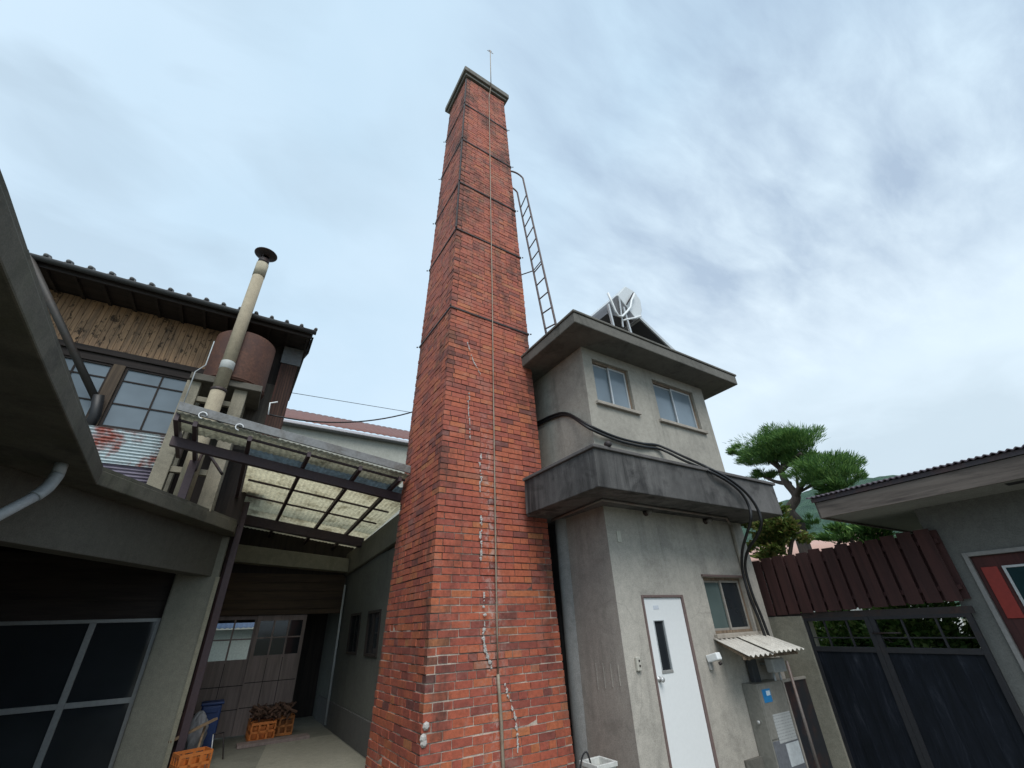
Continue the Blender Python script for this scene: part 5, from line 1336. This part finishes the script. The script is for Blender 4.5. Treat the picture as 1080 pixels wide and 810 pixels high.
# leaning planks, white sack and metal legs
pk = []
for a_, c_, y0, y1, lb in (((178, 783), (228, 758), 9.0, 9.3, 'raw plank leaning highest across the junk by the concrete pillar'), ((207, 795), (216, 767), 9.15, 9.35, 'short reddish plank standing under the long leaning plank'), ((192, 752), (199, 772), 9.3, 9.2, 'thin pale stick leaning against the foot of the pillar')):
    p0 = oy(a_, y0); p1 = oy(c_, y1)
    if p0.z < .05: p0.z = .05
    b = MB(); b.bar(p0, p1, .03, .085 if 'thin' not in lb else .025, (0, 1, 0)); tag(b.build('plank', M['plank'], org=tuple(p0), bevel=.003), lb, 'plank', 'planks leaning by the pillar')
sk = oy((206, 775), 9.5)
b = MB()
def sack(u, v):
    th = 2 * math.pi * u; ph = math.pi * v; r = 1 + .16 * math.sin(5 * th + 4 * ph) + .10 * math.sin(9 * th - 5 * ph) + .05 * math.sin(17 * ph + 3 * th)
    return V((sk.x + .13 * math.sin(ph) * math.cos(th) * r, 9.55 + .12 * math.sin(ph) * math.sin(th) * r, .30 - .30 * math.cos(ph) + .02 * math.sin(7 * th)))
b.sheet(sack, 36, 18); tag(b.build('white_sack', plain('white_sack_plastic', (.26, .26, .27), .6), org=(sk.x, 9.55, 0)), 'crumpled white sack between the pillar and the blue container', 'sack')
fr = thing('folding_rack', 'thin pale metal rack leg frame beside the blue container', 'rack', (g3.x + .1, 9.5, 0))
p0 = oy((221, 806), 9.3); p1 = oy((225, 775), 9.3)
MB().tube([(p0.x, 9.3, .01), (p1.x + .0, 9.35, p1.z)], .009, 6).build('leg', M['alu'], fr); MB().tube([(p0.x + .16, 9.35, .01), (p1.x + .14, 9.4, p1.z)], .009, 6).build('leg', M['iron'], fr); MB().tube([(p1.x, 9.35, p1.z), (p1.x + .14, 9.4, p1.z)], .009, 6).build('crossbar', M['iron'], fr)

# ------------------------------------------------------------------ trees beyond the fence
TXX = 10.5
def leafy(b, c_, rx, ry, rz, n, size, up=.5, thin=.25, gap=.0):
    # uneven clumps inside an ellipsoid
    cl = [V((random.gauss(0, .48), random.gauss(0, .48), random.gauss(0, .45))) for _ in range(max(6, int(n / 170)))]
    for i in range(n):
        k = random.choice(cl); p = k + V((random.gauss(0, .17), random.gauss(0, .17), random.gauss(0, .17)))
        if p.length > 1.15: p = p.normalized() * ru(.7, 1.15)
        q = V((c_[0] + p.x * rx, c_[1] + p.y * ry, c_[2] + p.z * rz))
        d = V((p.x + ru(-.6, .6), p.y + ru(-.6, .6), abs(p.z) * .3 + up + ru(-.3, .4))).normalized()
        sd = d.cross(V((ru(-1, 1), ru(-1, 1), ru(-1, 1)))).normalized()
        L = size * ru(.6, 1.5); w_ = L * thin
        b.add([q - sd * w_ * .5, q + sd * w_ * .5, q + d * L * .6 + sd * w_ * .5, q + d * L, q + d * L * .6 - sd * w_ * .5], [(0, 1, 2, 3, 4)])
def limb(b, pts, r0, r1):
    P = smooth(pts, 4); n = len(P); b.tube(P, [r0 + (r1 - r0) * i / (n - 1) for i in range(n)], 8)
T0 = lambda px, dx=0: ox(px, TXX + dx)
tr = thing('pruned_juniper', 'cloud pruned juniper with dark needle pads behind the fence', 'tree', (TXX, T0((850, 600)).y, 0))
b = MB(); base = T0((852, 600)); base.z = GL
limb(b, [base, T0((852, 588)), T0((846, 568), .1), T0((843, 552)), T0((833, 538), -.1), T0((840, 524)), T0((829, 509)), T0((824, 497), .1)], .15, .07)
limb(b, [T0((838, 528)), T0((845, 512), -.1), T0((858, 500), -.3)], .08, .04)
limb(b, [T0((824, 497)), T0((818, 488), .2), T0((803, 480), .2)], .06, .03)
limb(b, [T0((824, 497)), T0((832, 486), -.1), T0((845, 478), -.2)], .06, .03)
limb(b, [T0((833, 510)), T0((818, 508), .2), T0((800, 500), .3)], .06, .025)
for q in range(14):
    a_ = T0((ru(800, 850), ru(478, 492)), ru(-.3, .3)); limb(b, [T0((825, 498)), a_.lerp(T0((825, 498)), .4) + V((0, 0, .05)), a_], .025, .01)
for q in range(10):
    a_ = T0((ru(840, 885), ru(490, 512)), ru(-.3, .3)); limb(b, [T0((842, 520)), a_.lerp(T0((842, 520)), .4) + V((0, 0, .05)), a_], .025, .01)
b.build('trunk', M['bark'], tr)
b = MB()
for q in range(420):                      # stray sprigs around the pads
    pc = random.choice(((812, 471, 46, 14), (866, 495, 38, 13), (832, 464, 36, 15)))
    an = ru(0, math.pi); P_ = T0((pc[0] + pc[2] * math.cos(an) * ru(.7, 1.05), pc[1] - pc[3] * math.sin(an) * ru(.7, 1.1)), ru(-.4, .4))
    dd_ = V((ru(-.4, .4), -math.cos(an) * .9 + ru(-.3, .3), math.sin(an) + ru(0, .5))).normalized(); sd = dd_.cross(V((1, 0, 0))).normalized()
    L = ru(.08, .18); b.add([P_ - sd * .006, P_ + sd * .006, P_ + dd_ * L], [(0, 1, 2)])
for px, ryp, rzp, n, dx in (((815, 474), .78, .34, 4200, 0), ((800, 482), .55, .24, 1800, .2), ((838, 466), .62, .30, 2600, -.1), ((820, 460), .5, .3, 1300, 0),
                            ((866, 497), .75, .32, 3600, -.2), ((885, 507), .42, .24, 1600, -.3), ((850, 488), .45, .22, 1200, 0), ((806, 503), .35, .18, 900, .3), ((842, 482), .5, .2, 900, .1), ((782, 476), .3, .2, 700, .1), ((855, 552), .22, .14, 260, .1), ((878, 516), .35, .16, 700, -.2)):
    c_ = T0(px, dx); leafy(b, c_, ryp * .8, ryp * .92, rzp * .85, int(n * 2.2), .09, .6, .10)
b.build('crown', M['needle'], tr, recalc=False)
t2 = thing('maple_tree', 'small olive leaved maple left of the juniper trunk', 'tree', (9.6, 5.2, 0))
b = MB(); c_ = ox((815, 575), 9.3); limb(b, [V((9.3, c_.y, GL)), V((9.3, c_.y, 1.6)), ox((812, 570), 9.3), ox((800, 555), 9.3)], .07, .02); limb(b, [V((9.3, c_.y, 2.0)), ox((835, 572), 9.3), ox((845, 560), 9.3)], .05, .02); b.build('trunk', M['bark'], t2)
b = MB()
for px, r, rz, n in (((812, 548), .55, .36, 2200), ((800, 570), .5, .26, 1300), ((830, 562), .4, .3, 1100), ((818, 582), .5, .18, 900)):
    leafy(b, ox(px, 9.3), r, r, rz, n, .075, .0, .5)
b.build('crown', M['leaf'], t2, recalc=False)
t3 = thing('low_pine', 'low spreading green pine pad behind the right eave', 'tree', (9.8, 3.6, 0))
b = MB(); c_ = ox((897, 568), 9.6); limb(b, [V((9.6, c_.y - .2, GL)), V((9.6, c_.y, 1.6)), c_, ox((880, 580), 9.6)], .07, .02); b.build('trunk', M['bark'], t3)
b = MB(); leafy(b, ox((890, 562), 9.6), .5, .42, .16, 1700, .10, .4, .2); leafy(b, ox((920, 560), 9.6), .5, .5, .2, 1500, .10, .4, .2); b.build('crown', M['needle'], t3, recalc=False)
sb = thing('garden_shrub', 'bright green shrub glimpsed through the grille left of the gate middle', 'shrub', (8.4, 3.7, 0), 'shrubs behind the gate')
for i, (px, lb) in enumerate((((875, 665), None), ((965, 660), 'bright green shrub glimpsed through the grille on the gate right half'))):
    t_ = sb if i == 0 else thing('garden_shrub', lb, 'shrub', (8.4, 2.4, 0), 'shrubs behind the gate')
    c_ = ox(px, 8.4); b = MB()
    for q in range(6): limb(b, [V((8.4 + ru(-.2, .2), c_.y + ru(-.2, .2), GL)), V((8.4 + ru(-.2, .2), c_.y + ru(-.3, .3), .7)), V((8.4 + ru(-.3, .3), c_.y + ru(-.5, .5), 1.4))], .02, .008)
    b.build('stems', M['bark'], t_)
    b = MB(); leafy(b, (8.4, c_.y, 1.15), .5, .8, .7, 6500, .075, .2, .5); b.build('foliage', M['leafg'], t_, recalc=False)
# pink roofed neighbour and white wall far behind the fence
nh = thing('distant_house', 'distant house with pinkish roof and white wall behind the fence', 'house', (22, 10, 0))
c_ = ox((870, 581), 22)
b = MB(); b.box(22, 30, c_.y - 1.2, c_.y + 8, GL, c_.z - .1); b.build('wall', plain('white_far_wall', (.5, .5, .48), .7), nh)
b = MB(); b.sheet(lambda u, v: V((21.6 + 4 * v, c_.y - 1.6 + 10 * u, c_.z - .12 + 1.1 * v)), 20, 2, (0, 0, .1)); b.build('roof', metal('pink_far_roof', (.50, .30, .24), 0, .8), nh)
print('OBJECTS', len(bpy.data.objects))
